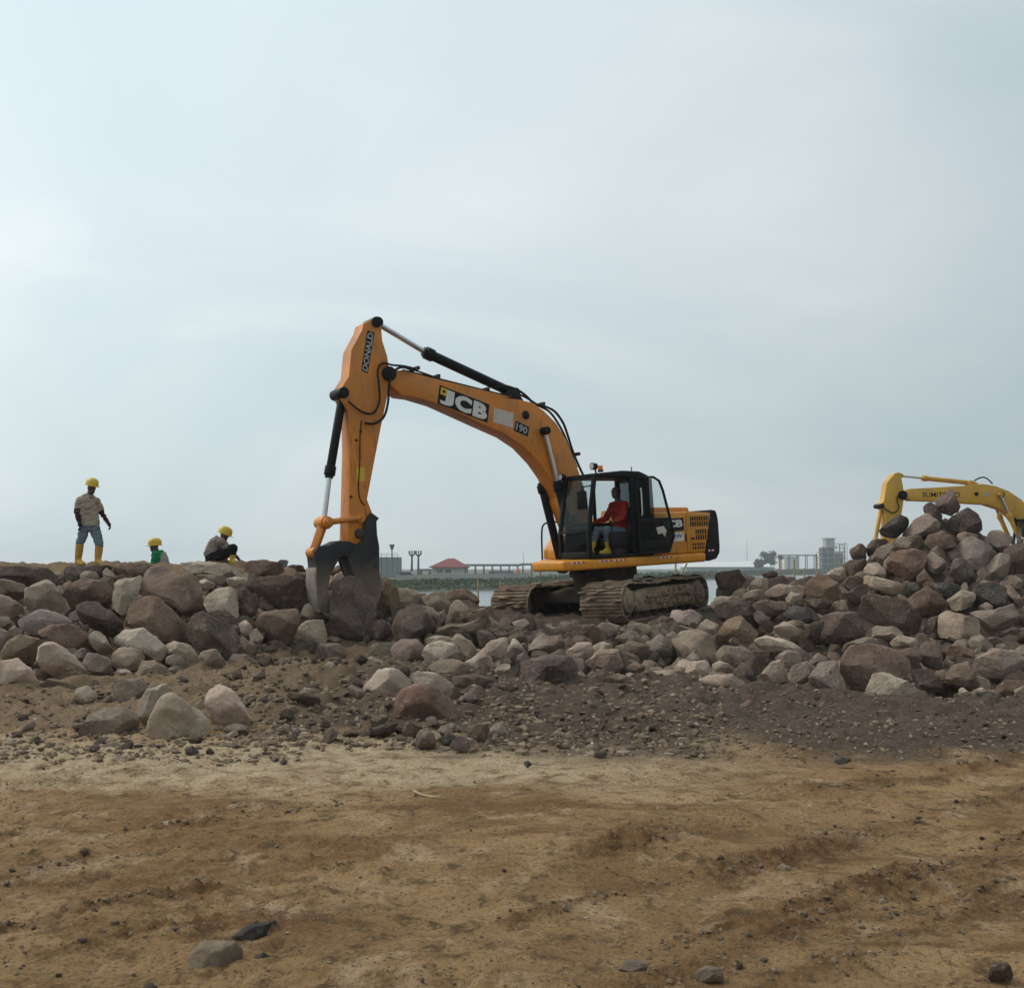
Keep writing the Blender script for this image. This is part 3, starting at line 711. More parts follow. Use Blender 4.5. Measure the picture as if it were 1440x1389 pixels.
# zone, colour, outline in that zone's enlarged pixels (clockwise or not), optional own label
ROCKS = '''
A db -80,110 150,105 310,125 380,165 370,210 200,215 0,190 -80,180 | long dark flat boulder on the crest left of the striding worker
A mv 320,110 560,95 640,110 640,170 480,180 380,180 | wide brown slab under the striding worker's boots
A gr 450,150 480,130 540,135 570,170 550,195 460,190
A lg 575,135 600,112 630,140 620,165 580,165
A br 630,100 740,80 860,95 860,130 800,160 640,160
A db 650,165 690,150 740,165 720,195 660,195
A gr 800,155 850,110 920,100 970,130 960,150 860,170 810,170
A lg 980,100 1060,80 1280,90 1370,130 1380,155 1260,165 1100,150 990,130 | long pale flat slab under the crouching worker in black trousers
A gb 1100,150 1270,160 1270,200 1200,215 1120,190
A gb -40,180 40,180 130,210 150,250 130,290 40,265 -40,240
A gr 140,230 260,190 300,205 380,340 370,375 160,365 145,300 | grey pointed boulder in the wall below the dark crest boulder
A gr 310,215 350,210 360,270 330,260
A br 370,240 400,195 480,175 600,200 640,250 630,310 570,345 400,330 375,290
A gb 530,190 590,165 645,175 645,225 600,240 545,210
A lg 650,200 700,175 800,165 810,195 780,260 720,350 690,370 640,330 635,280 | pale tall wedge boulder squeezed between brown boulders in the wall
A br 780,210 820,160 920,145 1060,145 1120,200 1140,290 1145,360 1060,385 960,320 790,265 | largest brown boulder under the crest, below the worker in green
A lg 1105,185 1150,175 1210,205 1200,235 1150,235
A lg 1150,310 1210,240 1290,230 1330,260 1340,370 1300,430 1170,370
A db 1310,240 1380,235 1440,280 1450,360 1400,400 1330,410 1300,320
A lg 1260,180 1330,165 1395,180 1390,225 1280,225
A rb 705,380 740,320 800,280 890,285 980,360 1040,450 1030,510 960,525 880,510 740,450 | big smooth reddish egg-shaped boulder in the middle of the wall
A db 430,345 480,315 560,315 640,380 690,430 680,480 620,500 560,480 470,420
A gr -40,260 40,275 125,330 140,370 90,400 -40,395
A gb -40,390 50,390 65,430 30,460 -40,450
A bg 110,410 230,350 300,365 405,410 400,440 290,440 200,490 110,450
A gb 385,380 420,355 450,380 440,420 400,415
A rb 220,470 290,435 430,440 490,490 500,560 470,580 370,585 330,540 230,490
A br 210,440 240,420 275,440 260,465 215,465
A gr 40,455 75,435 130,480 110,510 60,495
A gr -40,440 40,470 75,520 40,570 0,600 -40,590
A yb 15,590 50,530 110,495 220,520 240,580 200,640 150,655 20,625 | yellow-stained boulder low in the wall
A lg 220,560 270,530 320,540 430,630 520,725 510,745 370,755 240,690 215,640 | pale triangular boulder slanting down at the wall foot
A gr 500,490 540,460 590,500 630,570 625,610 560,600 510,540
A gb 470,640 500,590 570,605 625,630 625,700 540,720 460,690
A lg 630,520 710,470 800,460 870,500 940,575 900,640 860,620 780,570 640,555 | long pale boulder wedged under the reddish egg-shaped one
A be 630,610 680,565 800,570 815,640 770,690 700,690 635,665
A lg 650,695 700,680 745,705 745,730 660,735
A be 765,710 800,650 870,640 930,680 940,740 870,760 780,745
A lg 920,550 980,530 1060,550 1120,620 1110,665 1060,655 1000,610 930,580
A gr 930,620 990,600 1050,640 1060,685 990,680 935,650
A gb 940,690 990,665 1080,720 1060,745 960,735
A db 1045,470 1080,400 1150,375 1260,420 1350,490 1330,590 1280,640 1220,590 1100,570 1050,520
A gr 1100,690 1130,590 1215,570 1270,660 1200,700 1110,710
A lg -60,650 100,635 170,680 215,750 180,790 60,825 -60,820 | large pale rounded boulder at the wall foot below the yellow-stained one
A br 200,790 280,740 380,760 440,790 420,830 210,830
A gr 400,880 430,800 490,780 550,830 520,870 440,900
A gb 640,760 690,740 780,740 840,790 830,850 760,890 640,880
A gr 780,880 830,800 920,785 980,820 960,900 880,1000 830,1030 785,980 | grey boulder leaning behind the blotchy one on the dirt
A lg 855,960 900,850 970,825 1060,880 1150,940 1200,1030 1190,1090 1100,1110 900,1090 855,1040 | pale blotchy boulder foremost of the four on the dirt
A gr 440,1040 500,940 600,905 690,895 760,940 780,1000 740,1060 650,1080 470,1085 | beige-grey rounded boulder beside the pale blotchy one on the dirt
A lg 1150,880 1170,810 1230,770 1300,800 1370,890 1410,970 1390,1010 1250,1045 1200,1010 | pale peaked boulder on the dirt, on the grapple side of the group
A gr 1080,890 1150,850 1180,930 1150,950
A gr 1020,790 1070,770 1130,820 1090,850 1030,830
A be 1240,1065 1330,1025 1345,1050 1290,1075
A dg 1040,1130 1080,1115 1140,1150 1090,1175 1045,1160
A be 580,1110 640,1090 730,1120 720,1145 620,1150
A lg 1340,430 1380,405 1420,450 1400,500 1360,480
A lg 1400,490 1440,455 1480,500 1465,545 1420,540
A gb 1350,520 1370,500 1440,570 1420,610 1370,590
A gb 1280,640 1310,600 1380,600 1420,640 1380,680 1290,670
A gb 0,850 50,835 70,870 20,890
B br 60,90 120,65 280,75 300,120 260,140 100,135 | wide brown boulder on the crest behind the crouching worker's slab
B db 105,190 150,140 280,135 390,170 410,240 380,310 280,320 180,310 110,240 | long dark boulder behind the grapple's claw
B br 140,380 170,330 350,315 360,370 320,480 290,520 220,490 150,430 | blocky brown boulder hanging over the dirt beside the grapple
B lg 325,510 350,420 400,370 480,370 500,440 490,510 420,530 | pale upright boulder directly below the grapple's claw
B lg 370,330 390,290 430,280 520,320 500,380 440,375 375,350
B db 300,95 330,85 380,90 400,130 320,140
B lg 300,125 340,115 360,140 310,140
B lg 515,190 530,150 600,110 625,140 610,190 540,215
B br 520,110 560,90 585,110 560,140 525,150
B mv 750,350 800,370 830,430 820,465 750,465
B yb 775,140 800,150 850,200 875,280 870,320 800,340 755,310 760,200
B be 840,210 900,205 960,220 985,270 940,290 880,300 850,260
B mv 840,400 860,330 920,290 980,295 1040,370 1060,440 990,470 850,470 | round mauve boulder standing beside the grappled one
B be 980,290 1040,310 1075,350 1070,395 1040,390 990,320
B be 985,250 1060,225 1110,230 1130,300 1090,325 1020,300
B br 1110,230 1200,205 1240,230 1290,290 1260,310 1180,270 1130,290
B be 1090,390 1130,290 1170,265 1230,310 1180,370 1110,400
B br 1190,370 1240,320 1330,295 1345,360 1260,385
B og 1050,430 1080,395 1180,390 1330,350 1370,380 1280,440 1100,460
B lg 990,470 1060,445 1140,455 1130,490 1010,500
B lg 990,540 1010,490 1080,470 1150,490 1190,560 1150,580 1010,580
B be 1130,470 1170,440 1230,470 1265,520 1250,570 1190,580 1160,520
B gb 830,510 880,470 960,470 1000,520 980,600 900,610 850,580
B og 700,540 750,470 830,470 840,540 800,580 720,600
B gr 690,600 720,550 780,570 800,600 740,615
B lg 695,710 760,630 850,620 930,670 920,700 860,790 740,800 700,760 | pale angular boulder leaning on the brown one on the dirt
B lg 900,660 960,630 1060,640 1140,700 1160,770 1120,790 1000,720 | pale rounded boulder behind the brown one on the dirt
B rb 845,820 880,720 960,695 1060,730 1140,800 1170,870 1100,920 960,910 860,860 | smooth reddish brown boulder lying on pebbles before two pale ones
B br 880,930 930,880 1000,920 960,970 900,980
B gb 940,970 980,920 1040,940 1060,1000 1010,1030 950,1020
B dg 1060,980 1110,945 1160,960 1120,1010
B mv 1125,1010 1160,960 1210,950 1230,1020 1180,1035
B br 1215,940 1260,890 1325,895 1310,970 1280,995 1220,970
B gb 1330,920 1370,885 1430,960 1390,970 1335,955
B lg 485,610 510,580 555,580 565,635 500,640
B gr 365,740 390,710 440,720 440,760 380,765
B gb 440,540 470,490 560,490 600,550 560,600 470,580
B lg 1200,580 1260,550 1330,550 1340,600 1250,610
B og 1000,620 1040,575 1150,570 1260,610 1330,650 1280,670 1100,640
B br 1140,660 1260,640 1350,680 1280,740 1160,750
B mv 1285,720 1330,690 1440,700 1430,750 1300,745
B gr 1240,560 1330,480 1410,455 1420,500 1370,590 1340,600
B lg 1340,640 1380,590 1430,590 1430,640 1380,660
C be 0,260 40,240 75,290 40,320 -20,310
C gr 100,310 150,270 210,255 240,290 180,310
C be 300,300 330,285 400,300 400,335 340,340
C br 390,330 440,290 560,285 640,330 600,370 440,390
C be 560,300 600,270 690,285 690,330 640,335
C be 725,280 800,275 870,300 860,340 760,345
C br 820,280 900,240 960,250 990,290 920,300 850,295
C lg 940,260 960,215 1040,205 1100,230 1090,280 960,300 | pale block against the side of the nearer track
C lg 1090,290 1130,255 1190,285 1170,330 1110,330
C gr 210,400 280,340 380,340 415,400 380,450 240,450
C mv 90,570 140,490 280,450 400,440 490,480 490,540 400,580 180,600 | long low mauve boulder at the foot of the rubble below the tracks
C lg 415,420 480,375 540,375 560,420 530,470 440,460
C lg 540,400 600,370 670,390 640,420 560,440
C be 520,470 580,420 680,410 700,470 650,500 560,520
C br 660,400 740,370 830,390 840,450 780,480 690,450
C br 560,520 590,450 660,440 715,490 690,530 600,540
C br 720,500 770,470 820,490 810,530 740,530
C gr 840,350 890,330 950,370 960,440 900,470 850,430
C be 950,360 1000,320 1100,310 1160,360 1170,430 1110,470 1000,450 | broad beige boulder below the rear of the nearer track
C gb 640,350 720,330 830,360 830,400 720,380
C dg 835,455 850,430 890,435 880,480 845,485
C lg 960,510 1000,450 1060,470 1030,530 980,540
C lg 1010,540 1040,470 1130,470 1165,530 1140,550 1030,560
C lg 1150,490 1190,465 1260,490 1270,520 1190,530
C gr 1080,570 1150,540 1260,535 1325,580 1330,640 1230,620
C be 790,570 860,520 960,510 1000,550 900,580
C br 580,560 680,530 770,560 760,600 620,590
C mv 1270,520 1310,475 1350,500 1400,590 1380,620 1330,610
C db 1170,200 1220,170 1310,170 1380,240 1400,300 1340,320 1220,280 1180,240
C yb 1180,340 1230,260 1300,240 1400,330 1380,370 1200,370
C gr 1150,180 1190,140 1300,140 1360,180 1330,190 1180,210
C db 1160,60 1190,20 1290,5 1330,60 1280,110 1190,100 | dark angular boulder standing behind the rear end of the tracks
C gb 1170,440 1220,390 1320,400 1400,440 1290,480 1200,480
C db 1290,480 1360,410 1440,420 1440,500 1370,540
C gr 1370,360 1440,330 1450,400 1390,400
C br 1240,360 1270,340 1300,365 1280,390 1245,385
C lg 110,430 150,350 200,400 200,440 130,460
C be 280,630 310,600 350,610 350,650 300,655
C lg 470,680 490,665 510,680 500,700 475,700
C gr 35,830 80,780 130,830 120,855 50,850
C gb 0,800 30,790 30,860 0,880
C br 1300,690 1330,660 1370,670 1380,730 1340,745 1305,735
C dg 560,930 600,910 630,935 600,955 565,950
C dg 200,980 225,970 250,990 220,1005
D db 520,60 560,30 640,20 640,90 600,110 540,110
D lg 625,90 650,45 700,40 740,80 740,115 650,115 | small pale rounded boulder on top of the long pale one in the heap
D lg 600,140 640,105 760,130 840,150 850,200 800,220 720,190 640,150 | long pale boulder lying across the lower heap
D br 510,150 560,110 620,110 640,170 560,190
D db 540,200 600,160 650,150 640,230 560,260
D mv 1060,150 1070,50 1120,10 1180,60 1195,140 1100,160
D dg 960,150 1060,140 1130,160 1090,210 1000,200
D dg 850,140 890,140 930,180 900,210 850,200
D db 605,300 640,210 740,210 840,230 920,320 920,400 830,410 690,370 | broad dark boulder under the long pale one in the heap
D rb 860,220 950,160 1050,240 1020,310 930,310 860,270
D be 1050,230 1130,180 1200,200 1170,270 1080,280
D dg 1175,230 1200,160 1290,135 1370,180 1390,250 1320,280 1180,270 | round near-black boulder low in the heap
D gr 1210,260 1250,240 1285,260 1270,290 1215,285
D gr 1320,150 1380,160 1440,240 1440,310 1390,240
D gb 1320,120 1380,100 1440,130 1440,190 1370,160
D gb 1170,290 1300,280 1380,250 1430,320 1440,380 1250,380
D be 1005,380 1010,310 1060,290 1220,330 1235,410 1130,420 1015,420
D db 930,380 960,320 1005,310 1005,400 950,400
D mv 395,410 430,320 480,295 610,295 680,360 640,410 560,440 400,450 | wide flat-topped mauve boulder at the foot of the heap
D lg 650,380 690,360 780,365 830,400 760,430 690,415 655,410
D be 760,450 810,405 910,430 900,460 780,475
D gb 510,510 540,450 640,420 720,430 770,470 600,470
D br 515,600 520,530 570,465 680,460 800,490 850,540 855,600 760,620 680,650 640,700 560,660 | big round brown boulder at the edge of the dark dirt
D lg 640,690 680,610 730,600 830,640 880,660 930,720 880,735 700,735 640,725 | speckled pale flat boulder lying before the big round brown one
D gr 820,630 860,615 890,640 860,655
D db 870,590 920,580 1010,620 1040,680 960,700 890,660
D br 790,490 880,465 920,500 910,560 860,590 850,530
D mv 900,520 930,430 1000,430 1030,520 1020,590 930,570
D br 1045,600 1090,560 1160,540 1220,660 1150,695 1060,670
D br 1030,470 1100,450 1190,490 1180,520 1050,510
D gr 1190,570 1210,520 1290,480 1400,490 1450,540 1430,590 1310,620 1210,620
D br 1285,680 1340,635 1440,640 1440,700 1370,720 1310,700
D be 1390,690 1450,660 1460,740 1400,740
D dg 1195,700 1260,690 1350,730 1300,745 1200,735
D lg 1100,690 1130,670 1165,700 1150,725 1110,715
D lg 1200,680 1230,670 1250,690 1210,695
D gb 350,690 350,620 400,560 480,550 520,620 530,690 440,715 370,715
D gb 240,620 270,560 340,540 390,580 350,650 280,680
D gr 350,540 400,495 450,530 430,555 370,560
D be 90,630 170,540 210,540 240,600 220,660 120,650
D gb 180,520 230,485 310,500 320,540 250,570 200,550
D lg 70,430 150,415 260,440 320,480 270,490 140,490
D be 175,370 230,340 330,390 340,430 270,430 190,400
D be 220,345 280,330 325,340 320,380 260,370
D dg 220,300 280,260 360,270 400,310 390,350 300,340
D db 330,370 380,340 430,340 400,430 345,430
D br 60,250 130,230 230,240 240,280 170,310 100,290
D mv 60,270 120,290 180,370 150,400 80,330
D yb 310,170 400,100 500,140 520,210 460,250 350,220 | orange-brown rough boulder on the low crest beside the heap
D db 310,230 420,220 480,230 450,280 360,260
D be 40,160 80,120 150,120 140,170 60,190
D be 130,120 200,105 290,115 330,150 200,150
D be 110,200 200,150 320,160 330,200 230,220
D be 0,210 60,180 130,170 120,230 30,230
D be 230,220 260,190 320,200 310,240 240,250
D db 110,100 150,80 200,90 190,110 130,120
D lg 420,110 480,70 530,65 540,110 470,130
D og 460,280 480,240 540,225 550,290 480,295
D br 95,680 130,655 205,670 200,705 120,705
D gr 1035,550 1060,530 1090,550 1070,575 1040,570
D gr 455,780 480,755 500,780 470,790
D lg 410,885 430,872 455,885 430,898
D lg 1080,1010 1105,995 1130,1010 1110,1025
D dg 470,1045 500,1020 570,1030 570,1050 500,1055
E mv 720,330 780,300 830,260 860,265 880,330 910,380 890,430 840,450 780,440 735,390 | topmost boulder of the heap, standing against the second excavator's boom
E db 635,390 680,350 720,370 800,490 790,520 730,480 640,430 | dark slanting boulder propping the topmost one of the heap
E mv 795,540 860,460 965,390 1040,440 1065,550 1050,580 980,600 880,580 | large peaked mauve boulder beside the topmost one of the heap
E gr 460,610 560,490 660,435 730,490 790,550 730,600 600,605 | grey peaked boulder near the heap top
E dg 300,570 370,500 470,445 545,480 500,560 430,620 320,600 | near-black boulder high on the heap in front of the yellow dipper arm
E gb 360,660 440,615 600,605 640,660 600,700 450,690
E br 645,660 680,600 780,570 870,610 870,680 780,710 690,700
E be 880,600 930,575 1060,600 1040,640 980,610 900,650
E bg 885,670 940,620 1010,615 1110,670 1190,750 1170,870 1060,880 1000,840 910,750 | largest bluish grey boulder on the heap
E gr 1040,920 1070,860 1190,740 1280,740 1285,860 1230,940 1060,960
E gr 1085,640 1130,580 1190,560 1310,620 1290,660 1210,725 1150,670
E db 1230,720 1310,660 1440,660 1440,890 1290,900 1285,790
E db 75,720 100,680 160,665 205,700 205,770 160,790 100,775 | small round dark boulder sticking out at the heap's shoulder
E db 210,690 250,640 330,625 390,650 300,690 240,760 210,770
E gb 245,770 290,700 370,670 440,690 360,740 330,820 250,800
E rb 355,820 380,740 480,720 600,720 650,780 620,870 530,945 460,920 370,860 | warm brown egg-shaped boulder on the heap's face
E gb 640,770 700,720 790,790 800,860 740,900 650,850
E br 580,920 640,855 720,960 600,990
F og 525,640 570,600 660,595 685,620 680,655 600,670 530,675 | flat olive-grey stone pressed into the bare earth
F dg 630,585 700,545 780,535 780,565 740,583 650,588 | flat near-black stone beside the olive-grey one on the bare earth
F dg 710,640 740,620 765,630 740,648
F dg 400,718 420,704 445,715 440,730 405,730
F dg 545,600 570,595 590,605 560,612
G dg 560,375 590,362 620,370 610,385 570,385
G gr 740,385 760,370 785,380 770,392
G db 1340,690 1350,655 1390,650 1420,670 1400,700 | dark crumbly clod at the edge of the wheel ruts
G gr 300,665 330,640 380,650 370,675
G og 500,690 540,660 590,665 590,700
G dg 900,80 930,68 960,78 920,90
G lg 1240,62 1255,52 1270,62 1250,70
G bg 165,270 185,258 200,268 180,280
'''
def surface_hit(u, v, dmin=2.5, dmax=24.0):
    """where the line of sight meets the rubble surface (or passes closest above it)"""
    d = np.arange(dmin, dmax, 0.02)
    r = ray(u, v)
    k = d / r.y
    x, z = r.x * k, EYE + r.z * k
    gap = z - height(x, d)
    hit = np.nonzero(gap <= 0)[0]
    i = hit[0] if len(hit) else int(np.argmin(gap + 0.02 * np.abs(d - 20.5)))
    return float(d[i]), float(gap[i])

def region(u, v):
    if v > 1062: return 'on the bare trodden earth'
    if u < 425: return 'in the stacked rock wall below the workers' if v < 952 else 'on the stony dirt before the rock wall'
    if u < 690: return 'in the rubble between grapple and tracks' if v < 945 else 'on the pebbly dirt below the grapple'
    if u < 1005: return 'in the rubble below the excavator tracks' if v < 965 else 'on the dark dirt below the tracks'
    if v < 893 and u > 1168: return 'in the tall boulder heap before the second excavator'
    if v < 893: return 'on the low crest between tracks and heap'
    return 'along the foot of the heap' if v < 985 else 'on the dark dirt before the heap'

def name_by_look(o, col, cat, reg, w, h, seed):
    a = w / max(h, 1e-3)
    sh = 'flat' if a > 1.75 else 'long' if a > 1.45 else 'upright' if a < 0.9 else 'blocky'
    if cat == 'boulder':
        sz = 'small' if w < 0.38 else 'large' if w > 0.80 else 'mid-sized'
        nm = f"{sz} {sh} {CNAME[col]} boulder {reg}"
    else:
        nm = f"{'tiny' if w < 0.09 else 'small'} {CNAME[col]} stone {reg}"
    tag(o, nm, cat, nm.replace('boulder ', 'boulders ', 1) if cat == 'boulder' else nm.replace('stone ', 'stones ', 1))
PLACED = []           # (x, y, z, radius) for the fill below
def add_rock(polypx, col, label, seed, depth=None, small=False):
    poly = np.array(polypx, float)
    lo, hi = poly.min(0), poly.max(0)
    uc, vb, hh = (lo[0] + hi[0]) / 2, hi[1], hi[1] - lo[1]
    wpx = hi[0] - lo[0]
    if depth is None:
        d, gap = surface_hit(uc, vb - 0.12 * hh)
    else:
        d = depth
    mpp = d / FPX
    thick = 0.85 * min((wpx + hh) / 2, 1.35 * min(wpx, hh) + 6) * mpp
    if depth is None: d += 0.22 * thick
    az = math.atan((uc - CX) / FPX)
    C0 = at_depth(uc, (lo[1] + hi[1]) / 2, d)
    right = Vector((math.cos(az), -math.sin(az), 0)); fw = Vector((math.sin(az), math.cos(az), 0))
    pts = []
    for u, v in poly:
        rr = ray(u, v)
        s = (C0 - Vector((0, 0, EYE))).dot(fw) / rr.dot(fw)
        q = Vector((0, 0, EYE)) + rr * s - C0
        pts.append((q.dot(right), q.z))
    c, r = radius_fn(np.array(pts))
    r = r * 1.09
    size = float(np.mean(r)) * 2
    me = rock_mesh(r, thick, seed, sub=4 if wpx > 38 else 3, ncut=9 + seed % 6, rough=0.8 + 0.5 * ((seed * 37) % 10) / 10, square=0.58 + 0.22 * ((seed * 13) % 7) / 7)
    cat = 'boulder' if wpx > 24 and not small else 'stone'
    o = mesh_obj('boulder' if cat == 'boulder' else 'small_stone', me, None)
    o.location = C0 + right * c[0] + Vector((0, 0, c[1]))
    o.rotation_euler = (0, 0, -az)
    g = random.Random(seed)
    k = g.uniform(0.86, 1.14)
    o.color = (*[q * k * g.uniform(0.97, 1.03) for q in COLS[col]], 1)
    reg = region(uc, (lo[1] + hi[1]) / 2)
    if label: tag(o, label, cat)
    else:
        name_by_look(o, col, cat, reg, wpx * mpp, hh * mpp, seed)
    PLACED.append((o.location.x, o.location.y, o.location.z, size / 2))
    return o
ri = 0
for line in ROCKS.strip().splitlines():
    body, _, lab = line.partition('|')
    tk = body.split()
    ox, oy, s = ZONES[tk[0]]
    pl = [tuple(float(q) for q in p.split(',')) for p in tk[2:]]
    pl = [(ox + x / s, oy + y / s) for x, y in pl]
    add_rock(pl, tk[1], lab.strip() or None, 100 + ri)
    ri += 1

# smaller stones packed into the gaps of the rubble, then loose stones on the dirt
GEN = {}
def generic_rock(k, sub):
    key = (k, sub)
    if key not in GEN:
        g = np.random.default_rng(900 + k)
        ang = np.sort(g.uniform(0, 2 * np.pi, 7))
        pl = np.stack([np.cos(ang) * g.uniform(0.8, 1.15), np.sin(ang) * g.uniform(0.55, 0.85)], -1) * g.uniform(0.85, 1.1, (7, 1))
        c, r = radius_fn(pl)
        r = np.maximum(r, 0.45 * r.max())
        GEN[key] = rock_mesh(r, 1.5, 900 + k, sub=sub, ncut=7, rough=1.1, square=0.82, front=False)
    return GEN[key]
def pick_col(g, reg):
    if 'wall' in reg or 'grapple' in reg: w = ['br', 'gb', 'gr', 'gb', 'mv', 'db', 'be']
    elif 'heap' in reg or 'crest' in reg: w = ['br', 'gb', 'db', 'mv', 'be', 'gr', 'db']
    else: w = ['br', 'gb', 'be', 'gr', 'mv', 'br']
    return g.choice(w)
def loose(x, y, z, size, g, sub=3, flat=1.0):
    me = generic_rock(g.randrange(14), sub)
    o = mesh_obj('boulder' if size > 0.30 else 'small_stone', me, None)
    o.location = (x, y, z)
    o.rotation_euler = (g.uniform(-0.5, 0.5), g.uniform(-0.5, 0.5), g.uniform(0, 6.28))
    s = size / 2
    o.scale = (s * g.uniform(0.85, 1.2), s * g.uniform(0.8, 1.1), s * g.uniform(0.8, 1.1) * flat)
    u = CX + FPX * x / y
    v = HOR + (EYE - z) * FPX / y
    reg = region(u, v)
    col = pick_col(g, reg)
    k = g.uniform(0.82, 1.15)
    o.color = (*[q * k for q in COLS[col]], 1)
    cat = 'boulder' if size > 0.30 else 'stone'
    name_by_look(o, col, cat, reg, size, size * 0.8, 0)
    PLACED.append((x, y, z, s))
    return o
g = random.Random(5)
nfill = 0
tries = 0
while nfill < 95 and tries < 4000:
    tries += 1
    u = g.uniform(-30, 1470)
    df, dm, zm, dc, zc, dp = (float(q) for q in col_profile(u))
    d = g.uniform(df + 0.1, dc + 0.1)
    x = (u - CX) / FPX * d
    z = float(height(x, d)) - 0.10
    size = g.uniform(0.22, 0.46)
    if any((x - p[0]) ** 2 + (d - p[1]) ** 2 + (z - p[2]) ** 2 < (0.62 * (p[3] + size / 2)) ** 2 for p in PLACED): continue
    loose(x, d, z, size, g)
    nfill += 1
# ground-level stones: windows of the photograph and how many lie there, size range in metres
DIRT = [((330, 700), (940, 1045), 118, (0.07, 0.34)), ((700, 1010), (968, 1050), 50, (0.06, 0.15)), ((0, 330), (970, 1062), 45, (0.06, 0.22)),
        ((1010, 1440), (992, 1058), 26, (0.05, 0.12)), ((400, 560), (930, 965), 16, (0.10, 0.24)), ((0, 1440), (1075, 1380), 16, (0.03, 0.06))]
for (u0, u1), (v0, v1), n, (s0, s1) in DIRT:
    k = tries = 0
    while k < n and tries < n * 40:
        tries += 1
        u, v = g.uniform(u0, u1), g.uniform(v0, v1)
        p = on_z(u, v, 0.0)
        size = s0 + (s1 - s0) * g.random() ** 1.8
        z = float(ground_z(p.x, p.y)) + size * 0.16
        if any((p.x - q[0]) ** 2 + (p.y - q[1]) ** 2 < (0.8 * (q[3] + size / 2)) ** 2 for q in PLACED): continue
        loose(p.x, p.y, z, size, g, sub=3 if size > 0.1 else 2, flat=0.8)
        k += 1
def build_rubble():
    """stones wedged deep in the gaps, too many and too hidden to pick apart"""
    g2 = np.random.default_rng(21)
    V, F, A, n_ = [], [], [], 0
    forms = [np.array([q.co[:] for q in generic_rock(k, 2).vertices]) for k in range(14)]
    f2 = np.array(ICO[2][1])
    for i in range(1300):
        u = g2.uniform(-60, 1500)
        df, dm, zm, dc, zc, dp = (float(q) for q in col_profile(u))
        d = g2.uniform(df - 0.2, dc + (0.3 if u < 1000 else 1.2))
        if u > 1150 and g2.random() < 0.4: d = dc + g2.uniform(-2, 0.6)
        x = (u - CX) / FPX * d
        s = g2.uniform(0.10, 0.34)
        z = float(height(x, d)) - 0.19 + g2.uniform(-0.05, 0.05)
        if 640 < u < 1010 and 15.0 < d < 18.7: z += 0.13
        q = forms[g2.integers(14)] * s * g2.uniform(0.7, 1.2, 3)
        R3 = np.array(Euler(tuple(g2.uniform(0, 6.28, 3))).to_matrix())
        V.append(q @ R3.T + np.array([x, d, z])); F.append(f2 + n_); A.append(np.full(len(f2), g2.random()))
        n_ += len(q)
    V, F, A = np.concatenate(V), np.concatenate(F), np.concatenate(A)
    me = bpy.data.meshes.new('rubble')
    me.from_pydata(V.tolist(), [], F.tolist())
    at = me.attributes.new('tone', 'FLOAT', 'FACE'); at.data.foreach_set('value', A)
    me.polygons.foreach_set('use_smooth', [True] * len(me.polygons)); me.set_sharp_from_angle(angle=R(28))
    m, t, b = new_mat('rubble')
    an = N(t, 'ShaderNodeAttribute', attribute_name='tone')
    v = N(t, 'ShaderNodeTexCoord').outputs['Object']
    c = ramp(t, an.outputs['Fac'], [(0.0, (0.085, 0.062, 0.050)), (0.4, (0.15, 0.108, 0.082)), (0.75, (0.205, 0.155, 0.118)), (1.0, (0.28, 0.228, 0.18))])
    nn = noise_node(t, v, 9, 6, 0.65)
    c = mix_col(t, ramp(t, nn, [(0.35, 0.6), (0.6, 0.0)]), c, (0.07, 0.05, 0.04))
    t.links.new(c, b.inputs['Base Color'])
    b.inputs['Roughness'].default_value = 0.95
    b.inputs['Specular IOR Level'].default_value = 0.15
    bump(t, b, nn, 0.7, 0.04)
    tag(mesh_obj('rubble', me, m), 'broken stones wedged in the gaps between the boulders', 'rubble', kind='stuff')
build_rubble()
